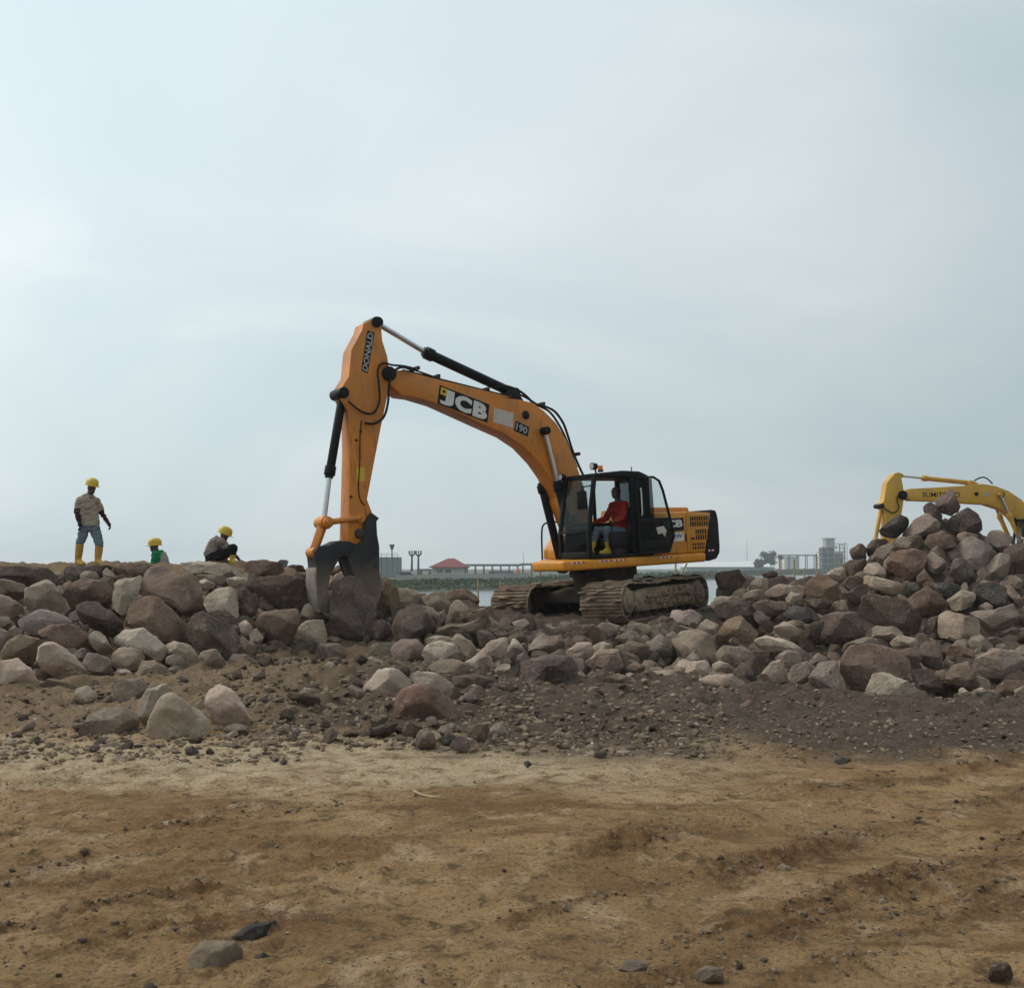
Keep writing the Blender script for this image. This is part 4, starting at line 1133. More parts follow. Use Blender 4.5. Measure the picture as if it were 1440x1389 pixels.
def build_gravel():
    """gravel and crumbs too small to pick apart"""
    v1, f1 = ICO[1]
    g2 = np.random.default_rng(3)
    n_ = 0
    V, F, A = [], [], []
    specs = [((300, 760), (935, 1055), 2600, 0.020, 0.10), ((680, 1020), (955, 1062), 1500, 0.018, 0.105), ((980, 1460), (965, 1062), 1600, 0.014, 0.060), ((-40, 420), (960, 1075), 2000, 0.016, 0.08), ((-40, 1480), (1060, 1389), 2200, 0.006, 0.020)]
    pts = []
    for (u0, u1), (w0, w1), n, s0, s1 in specs:
        for i in range(n):
            p = on_z(g2.uniform(u0, u1), g2.uniform(w0, w1), 0.0)
            pts.append((p.x, p.y, s0 + (s1 - s0) * g2.random() ** 2.5))
    # crumbs thrown up along the ruts
    for pl, h, w in RP:
        for i in range(len(pl) - 1):
            a, b_ = np.array(pl[i]), np.array(pl[i + 1])
            for j in range(int(45 * np.linalg.norm(b_ - a))):
                q = a + (b_ - a) * g2.random() + g2.normal(0, w * 0.8, 2)
                pts.append((q[0], q[1], -(0.008 + 0.030 * g2.random() ** 3)))
    P = np.array(pts)
    Z = ground_z(P[:, 0], P[:, 1])
    for (x, y, s), z in zip(pts, Z):
        clod = s < 0; s = abs(s)
        j = 1 + 0.28 * g2.standard_normal((len(v1), 1)).clip(-1.5, 1.5)
        q = v1 * j * s * np.array([g2.uniform(0.7, 1.1), g2.uniform(0.7, 1.1), g2.uniform(0.5, 0.9)]) * 0.6 + np.array([x, y, z - s * 0.02])
        b0 = n_ * len(v1)
        V.append(q); F.append(np.array(f1) + b0); A.append(np.full(len(f1), g2.random() * (0.86 if s > 0.04 else 1.0) * (0.55 if clod else 1.0) * (0.9 if y < 8.2 else 1.0)))
        n_ += 1
    V, F, A = np.concatenate(V), np.concatenate(F), np.concatenate(A)
    me = bpy.data.meshes.new('gravel')
    me.from_pydata(V.tolist(), [], F.tolist())
    at = me.attributes.new('tone', 'FLOAT', 'FACE'); at.data.foreach_set('value', A)
    m, t, b = new_mat('gravel')
    an = N(t, 'ShaderNodeAttribute', attribute_name='tone')
    c = ramp(t, an.outputs['Fac'], [(0.0, (0.080, 0.058, 0.044)), (0.35, (0.16, 0.115, 0.078)), (0.75, (0.22, 0.165, 0.115)), (0.96, (0.30, 0.25, 0.20)), (1.0, (0.50, 0.46, 0.41))])
    t.links.new(c, b.inputs['Base Color'])
    b.inputs['Roughness'].default_value = 0.95
    b.inputs['Specular IOR Level'].default_value = 0.15
    tag(mesh_obj('gravel', me, m), 'fine gravel and earth crumbs strewn over the ground', 'gravel', kind='stuff')
build_gravel()

# ------------------------------------------------------------------ excavators
def rot_m(yaw, pit, rol):
    return Matrix.Rotation(yaw, 4, 'Z') @ Matrix.Rotation(pit, 4, 'Y') @ Matrix.Rotation(rol, 4, 'X')
def text_mesh(s, bold=0.0):
    cu = bpy.data.curves.new('lettering', 'FONT')
    cu.body = s
    cu.offset = bold
    cu.resolution_u = 4
    o = bpy.data.objects.new('lettering_tmp', cu)
    COL.objects.link(o)
    bpy.context.view_layer.update()
    me = bpy.data.meshes.new_from_object(o.evaluated_get(bpy.context.evaluated_depsgraph_get()))
    bpy.data.objects.remove(o)
    bpy.data.curves.remove(cu)
    v = np.array([q.co[:] for q in me.vertices])
    lo, hi = v.min(0), v.max(0)
    for q, w in zip(me.vertices, v):
        q.co = ((w[0] - lo[0]) / (hi[0] - lo[0]), (w[1] - lo[1]) / (hi[1] - lo[1]), 0)
    return me
def on_quad(me, quad, inset=(0, 0, 1, 1)):
    """map a unit mesh onto the quad TL, TR, BR, BL (3-D points), inside the inset x0,y0,x1,y1 (y down)"""
    tl, tr, br, bl = (Vector(q) for q in quad)
    x0, y0, x1, y1 = inset
    for v in me.vertices:
        a = x0 + (x1 - x0) * v.co.x
        b = y1 + (y0 - y1) * v.co.y
        v.co = (tl * (1 - a) + tr * a) * (1 - b) + (bl * (1 - a) + br * a) * b
    me.update()
    return me
def decal(name, quad, mat, parent):
    me = bpy.data.meshes.new(name)
    me.from_pydata([tuple(q) for q in quad], [], [(0, 3, 2, 1)])
    return mesh_obj(name, me, mat, parent)
def print_text(s, quad, inset, mat, parent, bold=0.0):
    me = on_quad(text_mesh(s, bold), quad, inset)
    return mesh_obj('lettering', me, mat, parent)

class Rig:
    """machine frame: x forward, y to the machine's left, z up"""
    def __init__(self, name, pos, yaw, pit, rol, trk):
        self.M = Matrix.Translation(pos) @ rot_m(yaw, pit, rol)
        self.I = self.M.inverted()
        self.T = self.I @ (Matrix.Translation(pos) @ rot_m(*trk))
        self.root = empty(name)
        self.root.matrix_world = self.M
    def P(self, u, v, y=0.0):
        o = self.I @ Vector((0, 0, EYE))
        d = self.I.to_3x3() @ ray(u, v)
        return o + d * ((y - o.y) / d.y)
    def xz(self, pts, y):
        return [(q.x, q.z) for q in (self.P(u, v, y) for u, v in pts)]

MAT['mud'] = worn('dried clay', (0.20, 0.138, 0.090), 0.95, (0.32, 0.235, 0.16), 0.8, 6, 0.0, 0.02, 0.1)
SHOE = {}
def shoe_mesh(w, pitch):
    if 'm' not in SHOE:
        b = MB()
        b.box((0, 0, 0.012), (pitch * 1.02, w, 0.024))
        for k, h in ((-0.38, 0.030), (0.0, 0.034), (0.38, 0.030)):
            b.box((k * pitch, 0, 0.024 + h / 2 - 0.002), (0.020, w - 0.01, h), taper=0.9)
        SHOE['m'] = b.mesh('shoe', 0)
    return SHOE['m']

def undercarriage(g, muddy=1.0):
    L, h, yo, w = 4.24, 0.80, 1.50, 0.90
    r = h / 2 - 0.055
    half = L / 2 - h / 2
    for side in (1, -1):
        yc = side * (yo - w / 2)
        tr = empty('track', parent=g.root)
        tr.matrix_local = g.T
        per = 4 * half + 2 * math.pi * r
        n = 46
        pitch = per / n
        me = shoe_mesh(w, pitch)
        for i in range(n):
            s = i * pitch
            jig = 0.008 * math.sin(i * 2.7 + side)
            if s < 2 * half:                        # along the bottom, front to rear
                p, a = Vector((half - s, yc, h / 2 - r)), math.pi
            elif s < 2 * half + math.pi * r:        # round the rear
                t = (s - 2 * half) / r
                p, a = Vector((-half - r * math.sin(t), yc, h / 2 - r * math.cos(t))), math.pi + t
            elif s < 4 * half + math.pi * r:        # back along the top, sagging between carriers
                q = s - 2 * half - math.pi * r
                k = q / (2 * half)
                sag = -0.045 * math.sin(k * math.pi) ** 2 + 0.05 * math.exp(-((k - 0.42) / 0.16) ** 2) + jig
                p, a = Vector((-half + q, yc, h / 2 + r + sag)), 0.0
            else:
                t = (s - 4 * half - math.pi * r) / r
                p, a = Vector((half + r * math.sin(t), yc, h / 2 + r * math.cos(t))), t
            o = bpy.data.objects.new('shoe', me)
            if not me.materials: me.materials.append(MAT['track'])
            o.matrix_local = Matrix.Translation(p) @ Matrix.Rotation(a, 4, 'Y')
            link(o, tr)
        # frame, wheels and chain sit near the outer edge
        yf0, yf1 = (yc + side * 0.02), (yc + side * 0.40)
        b = MB()
        b.prism([(half - 0.30, 0.20), (half - 0.30, 0.58), (0.9, 0.64), (-1.1, 0.64), (-half + 0.28, 0.56), (-half + 0.28, 0.20)], yf0, yf1)
        for x in (0.75, -0.55):
            b.box((x, yf1 + side * 0.02, 0.47), (0.36, 0.06, 0.05))
            b.box((x, yf1 + side * 0.012, 0.40), (0.26, 0.03, 0.08))
        b.build('track_frame', MAT['track'], tr, bevel=0.012)
        for x, nm, rr in ((half, 'idler', 0.30), (-half, 'sprocket', 0.30)):
            b = MB()
            b.cyl((x, yc - side * 0.12, h / 2), (x, yc + side * 0.36, h / 2), rr, n=26)
            b.cyl((x, yc + side * 0.36, h / 2), (x, yc + side * 0.43, h / 2), rr * 0.82, rr * 0.70, n=26)
            b.cyl((x, yc + side * 0.43, h / 2), (x, yc + side * 0.46, h / 2), rr * 0.35, n=14)
            b.build(nm, MAT['track'], tr, bevel=0.008)
        for k in range(7):
            x = half - 0.42 - k * (2 * half - 0.84) / 6
            b = MB()
            b.cyl((x, yc - side * 0.1, 0.19), (x, yc + side * 0.34, 0.19), 0.105, n=16)
            b.cyl((x, yc + side * 0.34, 0.19), (x, yc + side * 0.39, 0.19), 0.055, n=12)
            b.build('roller', MAT['track_dark'], tr)
        for x in (0.6, -0.6):
            MB().cyl((x, yc - 0.15, h - 0.17), (x, yc + 0.15, h - 0.17), 0.075).build('carrier_roller', MAT['track_dark'], tr)
        gm = random.Random(40 + side)                 # clay caked on frame, wheels and pads
        b = MB()
        v1, f1 = ICO[2]
        for k in range(85):
            zone = gm.random()
            if zone < 0.45: c = (gm.uniform(-half, half), yf1 + side * 0.01, gm.uniform(0.22, 0.60))
            elif zone < 0.75: c = (gm.uniform(-half, half + 0.2), yc + gm.uniform(-0.44, 0.44), h + 0.0 + gm.uniform(-0.02, 0.01))
            else:
                t = gm.uniform(0.4, 2.7); c = (half + (r + 0.035) * math.sin(t), yc + gm.uniform(-0.43, 0.43), h / 2 + (r + 0.035) * math.cos(t))
            sz = gm.uniform(0.03, 0.11)
            sc = (gm.uniform(0.8, 2.0) * sz, (0.35 if zone < 0.45 else 1.2) * sz, gm.uniform(0.5, 1.0) * sz * (1 if zone < 0.45 else 0.38))
            jit = [1 + gm.uniform(-0.28, 0.28) for _ in v1]
            b.add([(c[0] + p[0] * sc[0] * q, c[1] + p[1] * sc[1] * q, c[2] + p[2] * sc[2] * q) for p, q in zip(v1, jit)], f1)
        o = b.build('caked_mud', MAT['mud'], tr, 0); o['kind'] = 'stuff'
        b = MB()                                      # link chain inside the shoes
        for k in range(34):
            x = half - 0.05 - k * 2 * half / 33
            b.box((x, yc + side * 0.20, 0.085), (0.075, 0.22, 0.075))
        b.build('link_chain', MAT['track_dark'], tr)
        MB().box((0, yc, h - 0.125), (2 * half, 0.30, 0.08)).build('upper_chain', MAT['track_dark'], tr)
    b = MB()
    b.box((0, 0, 0.52), (1.5, 1.3, 0.34))
    b.prism([(0.55, 0.36), (1.35, 0.40), (1.35, 0.62), (0.55, 0.70)], -1.0, 1.0)
    b.prism([(-0.55, 0.36), (-1.35, 0.40), (-1.35, 0.62), (-0.55, 0.70)], -1.0, 1.0)
    o = b.build('centre_frame', MAT['track_dark'], g.root, bevel=0.02)
    o.matrix_local = g.T
    b = MB()
    b.cyl((0, 0, 0.66), (0, 0, 0.90), 0.62, 0.66, n=40)
    b.cyl((0, 0, 0.90), (0, 0, 1.12), 0.72, n=40)
    b.build('swing_ring', MAT['track_dark'], g.root)

def upper_body(g, paint, cw, cabmat, name):
    root = g.root
    # platform with a rolled lower skirt
    MB().slab([(1.98, 1.20), (1.98, 0.16), (1.25, -0.40), (0.84, -0.46), (0.84, -1.16), (-1.90, -1.16), (-1.90, 1.20)], 1.09, 1.29).build('platform', paint, root, bevel=0.05, seg=4)
    # left side: service doors behind the cab
    sk = MB().prism([(-0.42, 1.295), (-0.42, 2.165), (-1.365, 2.175), (-1.365, 1.295)], 0.30, 1.185).build('service_door', paint, root, bevel=0.03, seg=3)
    MB().box((-1.33, 1.19, 1.62), (0.02, 0.03, 0.16)).build('door_latch', MAT['black'], sk)
    pn = MB().prism([(-1.38, 1.295), (-1.38, 2.175), (-2.13, 2.13), (-1.90, 1.295)], 0.30, 1.185).build('radiator_door', paint, root, bevel=0.03, seg=3)
    def q(x0, x1, z0, z1):
        return x0, x1, z0, z1
    for x0, x1, z0, z1 in ((-1.48, -2.04, 1.86, 2.07), (-1.63, -1.98, 1.57, 1.79), (-1.52, -1.89, 1.37, 1.50)):
        gr = MB().box(((x0 + x1) / 2, 1.184, (z0 + z1) / 2), (abs(x1 - x0), 0.012, z1 - z0)).build('grille', MAT['black'], pn)
        n = max(5, int(abs(x1 - x0) / 0.07))
        for k in range(n):
            x = x0 + (x1 - x0) * (k + 0.5) / n
            b = MB().box((x, 1.194, (z0 + z1) / 2), (0.016, 0.016, z1 - z0))
            b.build('grille_slat', paint, pn, 0)
        b = MB()
        b.box(((x0 + x1) / 2, 1.197, (z0 + z1) / 2), (abs(x1 - x0), 0.010, 0.018))
        b.build('grille_bar', paint, pn, 0)
    MB().box((-1.53, 1.190, 1.60), (0.10, 0.02, 0.035)).build('door_latch', MAT['black'], pn)
    # engine deck, raised cover, right-hand boxes
    MB().prism([(-0.36, 1.295), (-0.36, 2.15), (-2.05, 2.12), (-1.88, 1.295)], -1.15, 0.295).build('engine_deck', paint, root, bevel=0.04, seg=3)
    MB().prism([(-0.62, 2.13), (-0.66, 2.31), (-2.02, 2.29), (-2.08, 2.11)], -0.75, 0.62).build('engine_cover', MAT['orange'] if paint == MAT['orange_body'] else paint, root, bevel=0.03, seg=3)
    MB().prism([(-0.355, 1.295), (-0.355, 1.98), (0.10, 1.98), (0.10, 1.295)], -1.15, -0.52).build('fuel_tank', paint, root, bevel=0.04, seg=3)
    MB().prism([(0.115, 1.295), (0.115, 1.82), (0.48, 1.78), (0.72, 1.50), (0.72, 1.295)], -1.15, -0.56).build('tool_box', paint, root, bevel=0.04, seg=3)
    for z in (1.42, 1.55):
        MB().box((0.66 - (z - 1.42) * 0.5, -0.85, z + 0.06), (0.08, 0.32, 0.04), Euler((0, 0.85, 0))).build('tool_box_vent', MAT['black'], root)
    b = MB().tube(smooth_path([(0.78, -1.10, 1.28), (0.76, -1.10, 1.85), (0.70, -1.10, 2.05), (0.52, -1.10, 2.10), (0.30, -1.10, 2.08), (0.20, -1.10, 1.80)], 6), 0.020)
    b.build('handrail', MAT['black'], root)
    b = MB().tube(smooth_path([(0.42, -0.60, 1.78), (0.42, -0.60, 2.10), (0.36, -0.60, 2.22), (0.05, -0.60, 2.24), (0.0, -0.60, 1.96)], 6), 0.016)
    b.build('handrail', MAT['black'], root)
    # counterweight, rounded in plan
    b = MB()
    n = 20
    prof = [(0.0, 1.17), (0.10, 1.10), (0.40, 1.14), (0.57, 1.26), (0.60, 1.40), (0.59, 1.88), (0.55, 2.02), (0.46, 2.12), (0.32, 2.18), (0.0, 2.20)]
    vs, fs = [], []
    ys = np.linspace(-1, 1, n)
    for j, yy in enumerate(ys):
        k = (1 - abs(yy) ** 6 * 0.38)
        for x, z in prof:
            vs.append((-1.91 - 0.24 * max(0, (z - 1.3)) * (1 - x / 0.6) - (x + 0.09 * min(1, x * 4)) * k, yy * 1.185, z))
    m = len(prof)
    for j in range(n - 1):
        for i in range(m - 1):
            fs.append((j * m + i, (j + 1) * m + i, (j + 1) * m + i + 1, j * m + i + 1))
        fs.append((j * m + m - 1, (j + 1) * m + m - 1, (j + 1) * m, j * m))
    fs += [tuple(range(m)), tuple(range(n * m - 1, (n - 1) * m - 1, -1))]
    b.add(vs, fs)
    me = b.mesh('counterweight', 40)
    bm = bmesh.new(); bm.from_mesh(me); bmesh.ops.recalc_face_normals(bm, faces=bm.faces); bm.to_mesh(me); bm.free()
    mesh_obj('counterweight', me, cw, root)
    # cab
    cab = empty('cab', parent=root)
    Y0, Y1, ZB, ZT = 0.21, 1.20, 1.30, 2.97
    XR, XB, XF = -0.36, 0.10, 1.06               # rear, door post, top of the front post
    def XA(z): return XF + 0.22 * min(1, (ZT - z) / 1.1)
    fl = MB().box((0.44, (Y0 + Y1) / 2, ZB + 0.03), (1.66, Y1 - Y0, 0.06)); fl.build('cab_floor', cabmat, cab, bevel=0.01)
    b = MB().prism([(XF + 0.03, ZT - 0.06), (XF - 0.02, ZT + 0.02), (0.35, ZT + 0.075), (XR + 0.25, ZT + 0.06), (XR + 0.02, ZT - 0.02), (XR - 0.03, ZT - 0.14), (XR + 0.1, ZT - 0.07)], Y0 - 0.01, Y1 + 0.01)
    b.build('roof', cabmat, cab, bevel=0.03, seg=3)
    def post(pts, wx, wy):
        bb = MB()
        vs, fs = [], []
        for x, y, z in pts:
            vs += [(x - wx / 2, y - wy / 2, z), (x + wx / 2, y - wy / 2, z), (x + wx / 2, y + wy / 2, z), (x - wx / 2, y + wy / 2, z)]
        for i in range(len(pts) - 1):
            a = i * 4
            fs += [(a + k, a + (k + 1) % 4, a + 4 + (k + 1) % 4, a + 4 + k) for k in range(4)]
        fs += [(3, 2, 1, 0), tuple(range(len(vs) - 4, len(vs)))]
        bb.add(vs, fs)
        return bb.build('post', cabmat, cab, bevel=0.012)
    zs = (ZB + 0.05, 1.85, 2.3, 2.7, ZT)
    for y in (Y0 + 0.04, Y1 - 0.04):
        post([(XA(z), y, z) for z in zs], 0.085, 0.075)
        post([(XR + 0.05, y, z) for z in (ZB + 0.05, ZT - 0.05)], 0.10, 0.075)
    post([(XB, Y1 - 0.04, z) for z in (ZB + 0.05, ZT)], 0.10, 0.08)
    post([(0.35, Y0 + 0.04, z) for z in (ZB + 0.05, ZT)], 0.06, 0.06)
    for z, h in ((ZT - 0.03, 0.10), (1.84, 0.06), (ZB + 0.08, 0.12)):
        MB().box((XA(z) + 0.0, (Y0 + Y1) / 2, z), (0.07, Y1 - Y0 - 0.1, h)).build('cross_rail', cabmat, cab, bevel=0.01)
    for z, h in ((1.98, 0.08),):
        MB().box((0.36, Y0 + 0.04, z), (1.4, 0.06, h)).build('side_rail', cabmat, cab, bevel=0.01)
    MB().box(((XR + XB) / 2, Y1 - 0.04, 1.66), (XB - XR - 0.06, 0.05, 0.70)).build('side_panel', cabmat, cab, bevel=0.01)
    MB().box((0.40, Y0 + 0.04, 1.66), (1.50, 0.045, 0.62)).build('side_panel', cabmat, cab, bevel=0.01)
    MB().box((XR + 0.05, (Y0 + Y1) / 2, 1.62), (0.05, Y1 - Y0 - 0.12, 0.64)).build('rear_panel', cabmat, cab, bevel=0.01)
    def pane(quad, mat, nm='window_pane'):
        me = bpy.data.meshes.new(nm)
        a, bq, c, d = (Vector(p) for p in quad)
        nrm = (bq - a).cross(d - a).normalized() * 0.006
        me.from_pydata([tuple(p) for p in (a, bq, c, d)] + [tuple(p + nrm) for p in (a, bq, c, d)], [], [(3, 2, 1, 0), (4, 5, 6, 7), (0, 1, 5, 4), (1, 2, 6, 5), (2, 3, 7, 6), (3, 0, 4, 7)])
        return mesh_obj(nm, me, mat, cab)
    pane([(XA(1.88), Y0 + 0.07, 1.88), (XA(1.88), Y1 - 0.07, 1.88), (XA(2.9), Y1 - 0.07, 2.92), (XA(2.9), Y0 + 0.07, 2.92)], MAT['glass'])
    pane([(XA(1.42), Y0 + 0.07, 1.42), (XA(1.42), Y1 - 0.07, 1.42), (XA(1.8), Y1 - 0.07, 1.80), (XA(1.8), Y0 + 0.07, 1.80)], MAT['dark_glass'])
    pane([(XR + 0.1, Y1 - 0.05, 2.03), (XB - 0.06, Y1 - 0.05, 2.03), (XB - 0.06, Y1 - 0.05, 2.9), (XR + 0.1, Y1 - 0.05, 2.88)], MAT['dark_glass'])
    pane([(XR + 0.1, Y0 + 0.05, 2.03), (1.1, Y0 + 0.05, 2.03), (1.0, Y0 + 0.05, 2.9), (XR + 0.1, Y0 + 0.05, 2.88)], MAT['glass'])
    pane([(XR + 0.05, Y0 + 0.08, 2.0), (XR + 0.05, Y1 - 0.08, 2.0), (XR + 0.05, Y1 - 0.08, 2.88), (XR + 0.05, Y0 + 0.08, 2.88)], MAT['dark_glass'])
    # inside: seat, consoles, levers
    b = MB()
    b.box((0.20, 0.72, 1.62), (0.52, 0.50, 0.16)); b.box((0.20, 0.72, 1.46), (0.36, 0.36, 0.22))
    b.build('seat', MAT['seat'], cab, bevel=0.04, seg=3)
    MB().box((-0.10, 0.72, 2.00), (0.14, 0.48, 0.66), Euler((0, -0.18, 0))).build('seat_back', MAT['seat'], cab, bevel=0.05, seg=3)
    for y in (0.40, 1.03):
        co = MB().box((0.32, y, 1.66), (0.62, 0.13, 0.30)).build('console', MAT['charcoal'], cab, bevel=0.03)
        bb = MB().cyl((0.55, y, 1.80), (0.60, y, 1.97), 0.012); bb.ball((0.605, y, 2.0), (0.03, 0.03, 0.05))
        bb.build('joystick', MAT['rubber'], co)
    b = MB()
    for y in (0.62, 0.82):
        b.tube([(0.95, y, 1.36), (0.98, y, 1.70), (0.90, y, 2.05)], 0.012)
        b.box((0.92, y, 1.40), (0.2, 0.1, 0.03))
    b.build('pedal_levers', MAT['rubber'], cab)
    MB().box((1.02, 0.34, 2.12), (0.05, 0.20, 0.16), Euler((0, 0, 0.5))).build('monitor', MAT['rubber'], cab, bevel=0.01)
    # mirror, lamps, beacon, aerial
    mi = MB().box((1.36, 1.10, 2.46), (0.07, 0.20, 0.36), Euler((0, 0, 0.35))).build('mirror', MAT['black'], cab, bevel=0.02)
    MB().tube([(XA(2.75), Y1 - 0.04, 2.75), (1.36, 1.12, 2.72), (1.36, 1.10, 2.60)], 0.014).build('mirror_arm', MAT['black'], mi)
    for x, y, z in ((XF - 0.02, Y1 - 0.06, ZT + 0.16), (XF + 0.08, Y0 + 0.02, ZT + 0.02)):
        la = MB().cyl((x - 0.05, y, z), (x + 0.06, y, z), 0.062, 0.075, n=16)
        la.tube([(x - 0.02, y, z - 0.05), (x - 0.04, y, z - 0.16)], 0.018)
        lo = la.build('work_lamp', MAT['black'], cab)
        MB().cyl((x + 0.058, y, z), (x + 0.068, y, z), 0.058, n=16).build('lamp_lens', MAT['white_print'], lo)
    be = MB().cyl((0.78, 1.02, ZT + 0.06), (0.78, 1.02, ZT + 0.09), 0.06).build('beacon_base', MAT['black'], cab)
    b = MB().cyl((0.78, 1.02, ZT + 0.088), (0.78, 1.02, ZT + 0.19), 0.056, 0.045); b.build('beacon_lens', MAT['beacon'], be, bevel=0.01)
    MB().tube([(0.02, 1.10, ZT + 0.03), (0.02, 1.10, ZT + 0.16)], 0.010).build('aerial', MAT['black'], cab)
    return cab

def open_door(g, cabmat):
    """cab door folded back against the machine's side"""
    dr = empty('door', (0.06, 1.235, 0), g.root)
    dr.rotation_euler = (0, 0, R(-8))          # local -x runs to the rear
    ol = [(-0.02, 1.36), (-0.02, 2.90), (-0.44, 2.90), (-0.58, 2.82), (-0.66, 2.62), (-0.80, 2.05), (-0.87, 1.75), (-0.85, 1.62), (-0.74, 1.36)]
    b = MB().tube([(x, 0.02, z) for x, z in ol] + [(-0.02, 0.02, 1.36)], 0.028, 8)
    b.box((-0.41, 0.02, 2.02), (0.78, 0.045, 0.075))
    b.build('door_frame', cabmat, dr)
    b = MB().prism([(-0.03, 1.37), (-0.03, 1.60), (-0.83, 1.60), (-0.73, 1.37)], 0.0, 0.035); b.build('kick_panel', cabmat, dr, bevel=0.006)
    MB().prism([(-0.04, 1.60), (-0.04, 2.0), (-0.80, 2.0), (-0.855, 1.75), (-0.83, 1.60)], 0.012, 0.020).build('window_pane', MAT['dark_glass'], dr, 0)
    MB().prism([(-0.04, 2.05), (-0.04, 2.87), (-0.40, 2.87), (-0.42, 2.05)], 0.012, 0.020).build('window_pane', MAT['dark_glass'], dr, 0)
    MB().prism([(-0.425, 2.05), (-0.405, 2.87), (-0.56, 2.80), (-0.64, 2.6), (-0.78, 2.05)], 0.022, 0.030).build('window_pane', MAT['glass'], dr, 0)
    MB().box((-0.74, 0.06, 1.72), (0.14, 0.05, 0.06)).build('handle', MAT['rubber'], dr, bevel=0.008)
    MB().tube([(-0.09, 0.05, 2.12), (-0.09, 0.07, 2.2), (-0.09, 0.07, 2.6), (-0.09, 0.05, 2.68)], 0.014).build('grab_rail', MAT['white_print'], dr)
    MB().prism([(-0.48, 1.72), (-0.44, 1.86), (-0.62, 1.89), (-0.70, 1.80), (-0.66, 1.66), (-0.58, 1.74)], 0.021, 0.024).build('sticker', MAT['patch'], dr, 0)

def ram(g, name, pin0, joint, pin1, r_bar, r_rod, barmat, eye0=True):
    """cylinder barrel from pin0 to joint, rod from joint to pin1"""
    a, j, c = Vector(pin0), Vector(joint), Vector(pin1)
    d = (j - a).normalized()
    b = MB().cyl(a, j, r_bar, n=18)
    b.cyl(j - d * 0.14, j + d * 0.03, r_bar * 1.28, n=18)
    b.cyl(j + d * 0.03, j + d * 0.08, r_bar * 0.95, n=18)
    b.cyl(a - Vector((0, r_bar * 1.15, 0)), a + Vector((0, r_bar * 1.15, 0)), r_bar * 1.05, n=18)
    o = b.build(name, barmat, g.root, bevel=0.006)
    rd = MB().cyl(j, c, r_rod, n=16).build('piston_rod', MAT['chrome'], o)
    MB().cyl(c - Vector((0, r_bar * 1.2, 0)), c + Vector((0, r_bar * 1.2, 0)), r_bar * 0.95, n=18).build('rod_eye', barmat, o, bevel=0.006)
    return o

def hose(g, pts, parent, r=0.022, k=6):
    return MB().tube(smooth_path(pts, k), r, 8).build('hose', MAT['rubber'], parent)

# --- the orange machine on the rubble
JX = Rig('excavator', Vector((1.990, 21.345, 0.516)), R(-145.2), R(3.0), R(0.5), (R(-123.7), R(1.64), R(2.40)))
tag(JX.root, 'orange and black tracked excavator with open cab door gripping a boulder', 'excavator')
undercarriage(JX)
upper_body(JX, MAT['orange_body'], MAT['charcoal'], MAT['black'], 'excavator')
open_door(JX, MAT['black'])
YB = -0.12                                      # boom plane
FB = YB + 0.21                                  # its left face
def z1(x, y): return (400 + x / 4.3406, 430 + y / 4.3406)
def z2(x, y): return (680 + x / 3.858, 520 + y / 3.858)
def z4(x, y): return (600 + x / 9.0, 530 + y / 9.0)
def zb(x, y): return (415 + x / 8.17, 700 + y / 8.17)
def zs_(x, y): return (490 + x / 13.886, 440 + y / 13.886)

boom_px = [(551, 524), (557, 521), (566, 520.5), z1(900, 440), z1(1389, 558), z2(100, 150), z2(200, 163), z2(270, 180), z2(330, 225), z2(395, 290), z2(450, 380), z2(485, 470), z2(520, 560),
           (826, 700), (829, 730), (824, 748), (813, 751), (803, 742), (789, 706), z2(420, 690), z2(370, 600), z2(300, 500), z2(220, 415), z2(130, 355), (680, 597), z1(935, 597), z1(800, 556), z1(720, 545), z1(665, 500), (549, 540)]
boom = MB().prism(JX.xz(boom_px, FB), YB - 0.21, FB).build('boom', MAT['orange'], JX.root, smooth=30, bevel=0.018)
dip_px = [(528, 446), (511, 455), (508.5, 465), (494, 492), (490.5, 529), (481, 544), (480, 556), (491.5, 578), (492.5, 637), (490, 736), (489, 764), (510, 766), (521, 737), (524, 722), (516.5, 702), (536, 600.5), (544.7, 559), (548, 532), (547.5, 518), (545, 501), (538, 479), (536, 455)]
FD = YB + 0.18
dipper = MB().prism(JX.xz(dip_px, FD), YB - 0.18, FD).build('dipper_arm', MAT['orange'], JX.root, smooth=30, bevel=0.016)
def pin(uv, y0, y1, r, mat, parent, nm='pin'):
    p = JX.P(*uv, FD)
    return MB().cyl((p.x, y0, p.z), (p.x, y1, p.z), r, n=20).build(nm, mat, parent, bevel=0.01)
pin((546, 526), YB - 0.26, YB + 0.26, 0.135, MAT['black'], dipper, 'boom_pivot')
pin((529, 453), YB - 0.22, YB + 0.22, 0.10, MAT['black'], dipper)
pin((483, 552), YB - 0.22, YB + 0.22, 0.10, MAT['black'], dipper)
pin((505, 750), YB - 0.24, YB + 0.24, 0.09, MAT['steel'], dipper)
p_rod = JX.P(529, 454, YB); p_j = JX.P(600, 496.5, YB); p_b = JX.P(722, 553, YB)
ram(JX, 'dipper_cylinder', p_b, p_j, p_rod, 0.098, 0.052, MAT['black'])
MB().prism(JX.xz([(706, 566), (714, 547), (726, 547), (742, 572)], YB + 0.12), YB - 0.12, YB + 0.12).build('cylinder_bracket', MAT['black'], boom, bevel=0.01)
p_b = JX.P(482, 555, YB); p_j = JX.P(463.5, 666, YB); p_rod = JX.P(455, 735, YB)
ram(JX, 'bucket_cylinder', p_b, p_j, p_rod, 0.080, 0.048, MAT['black'])
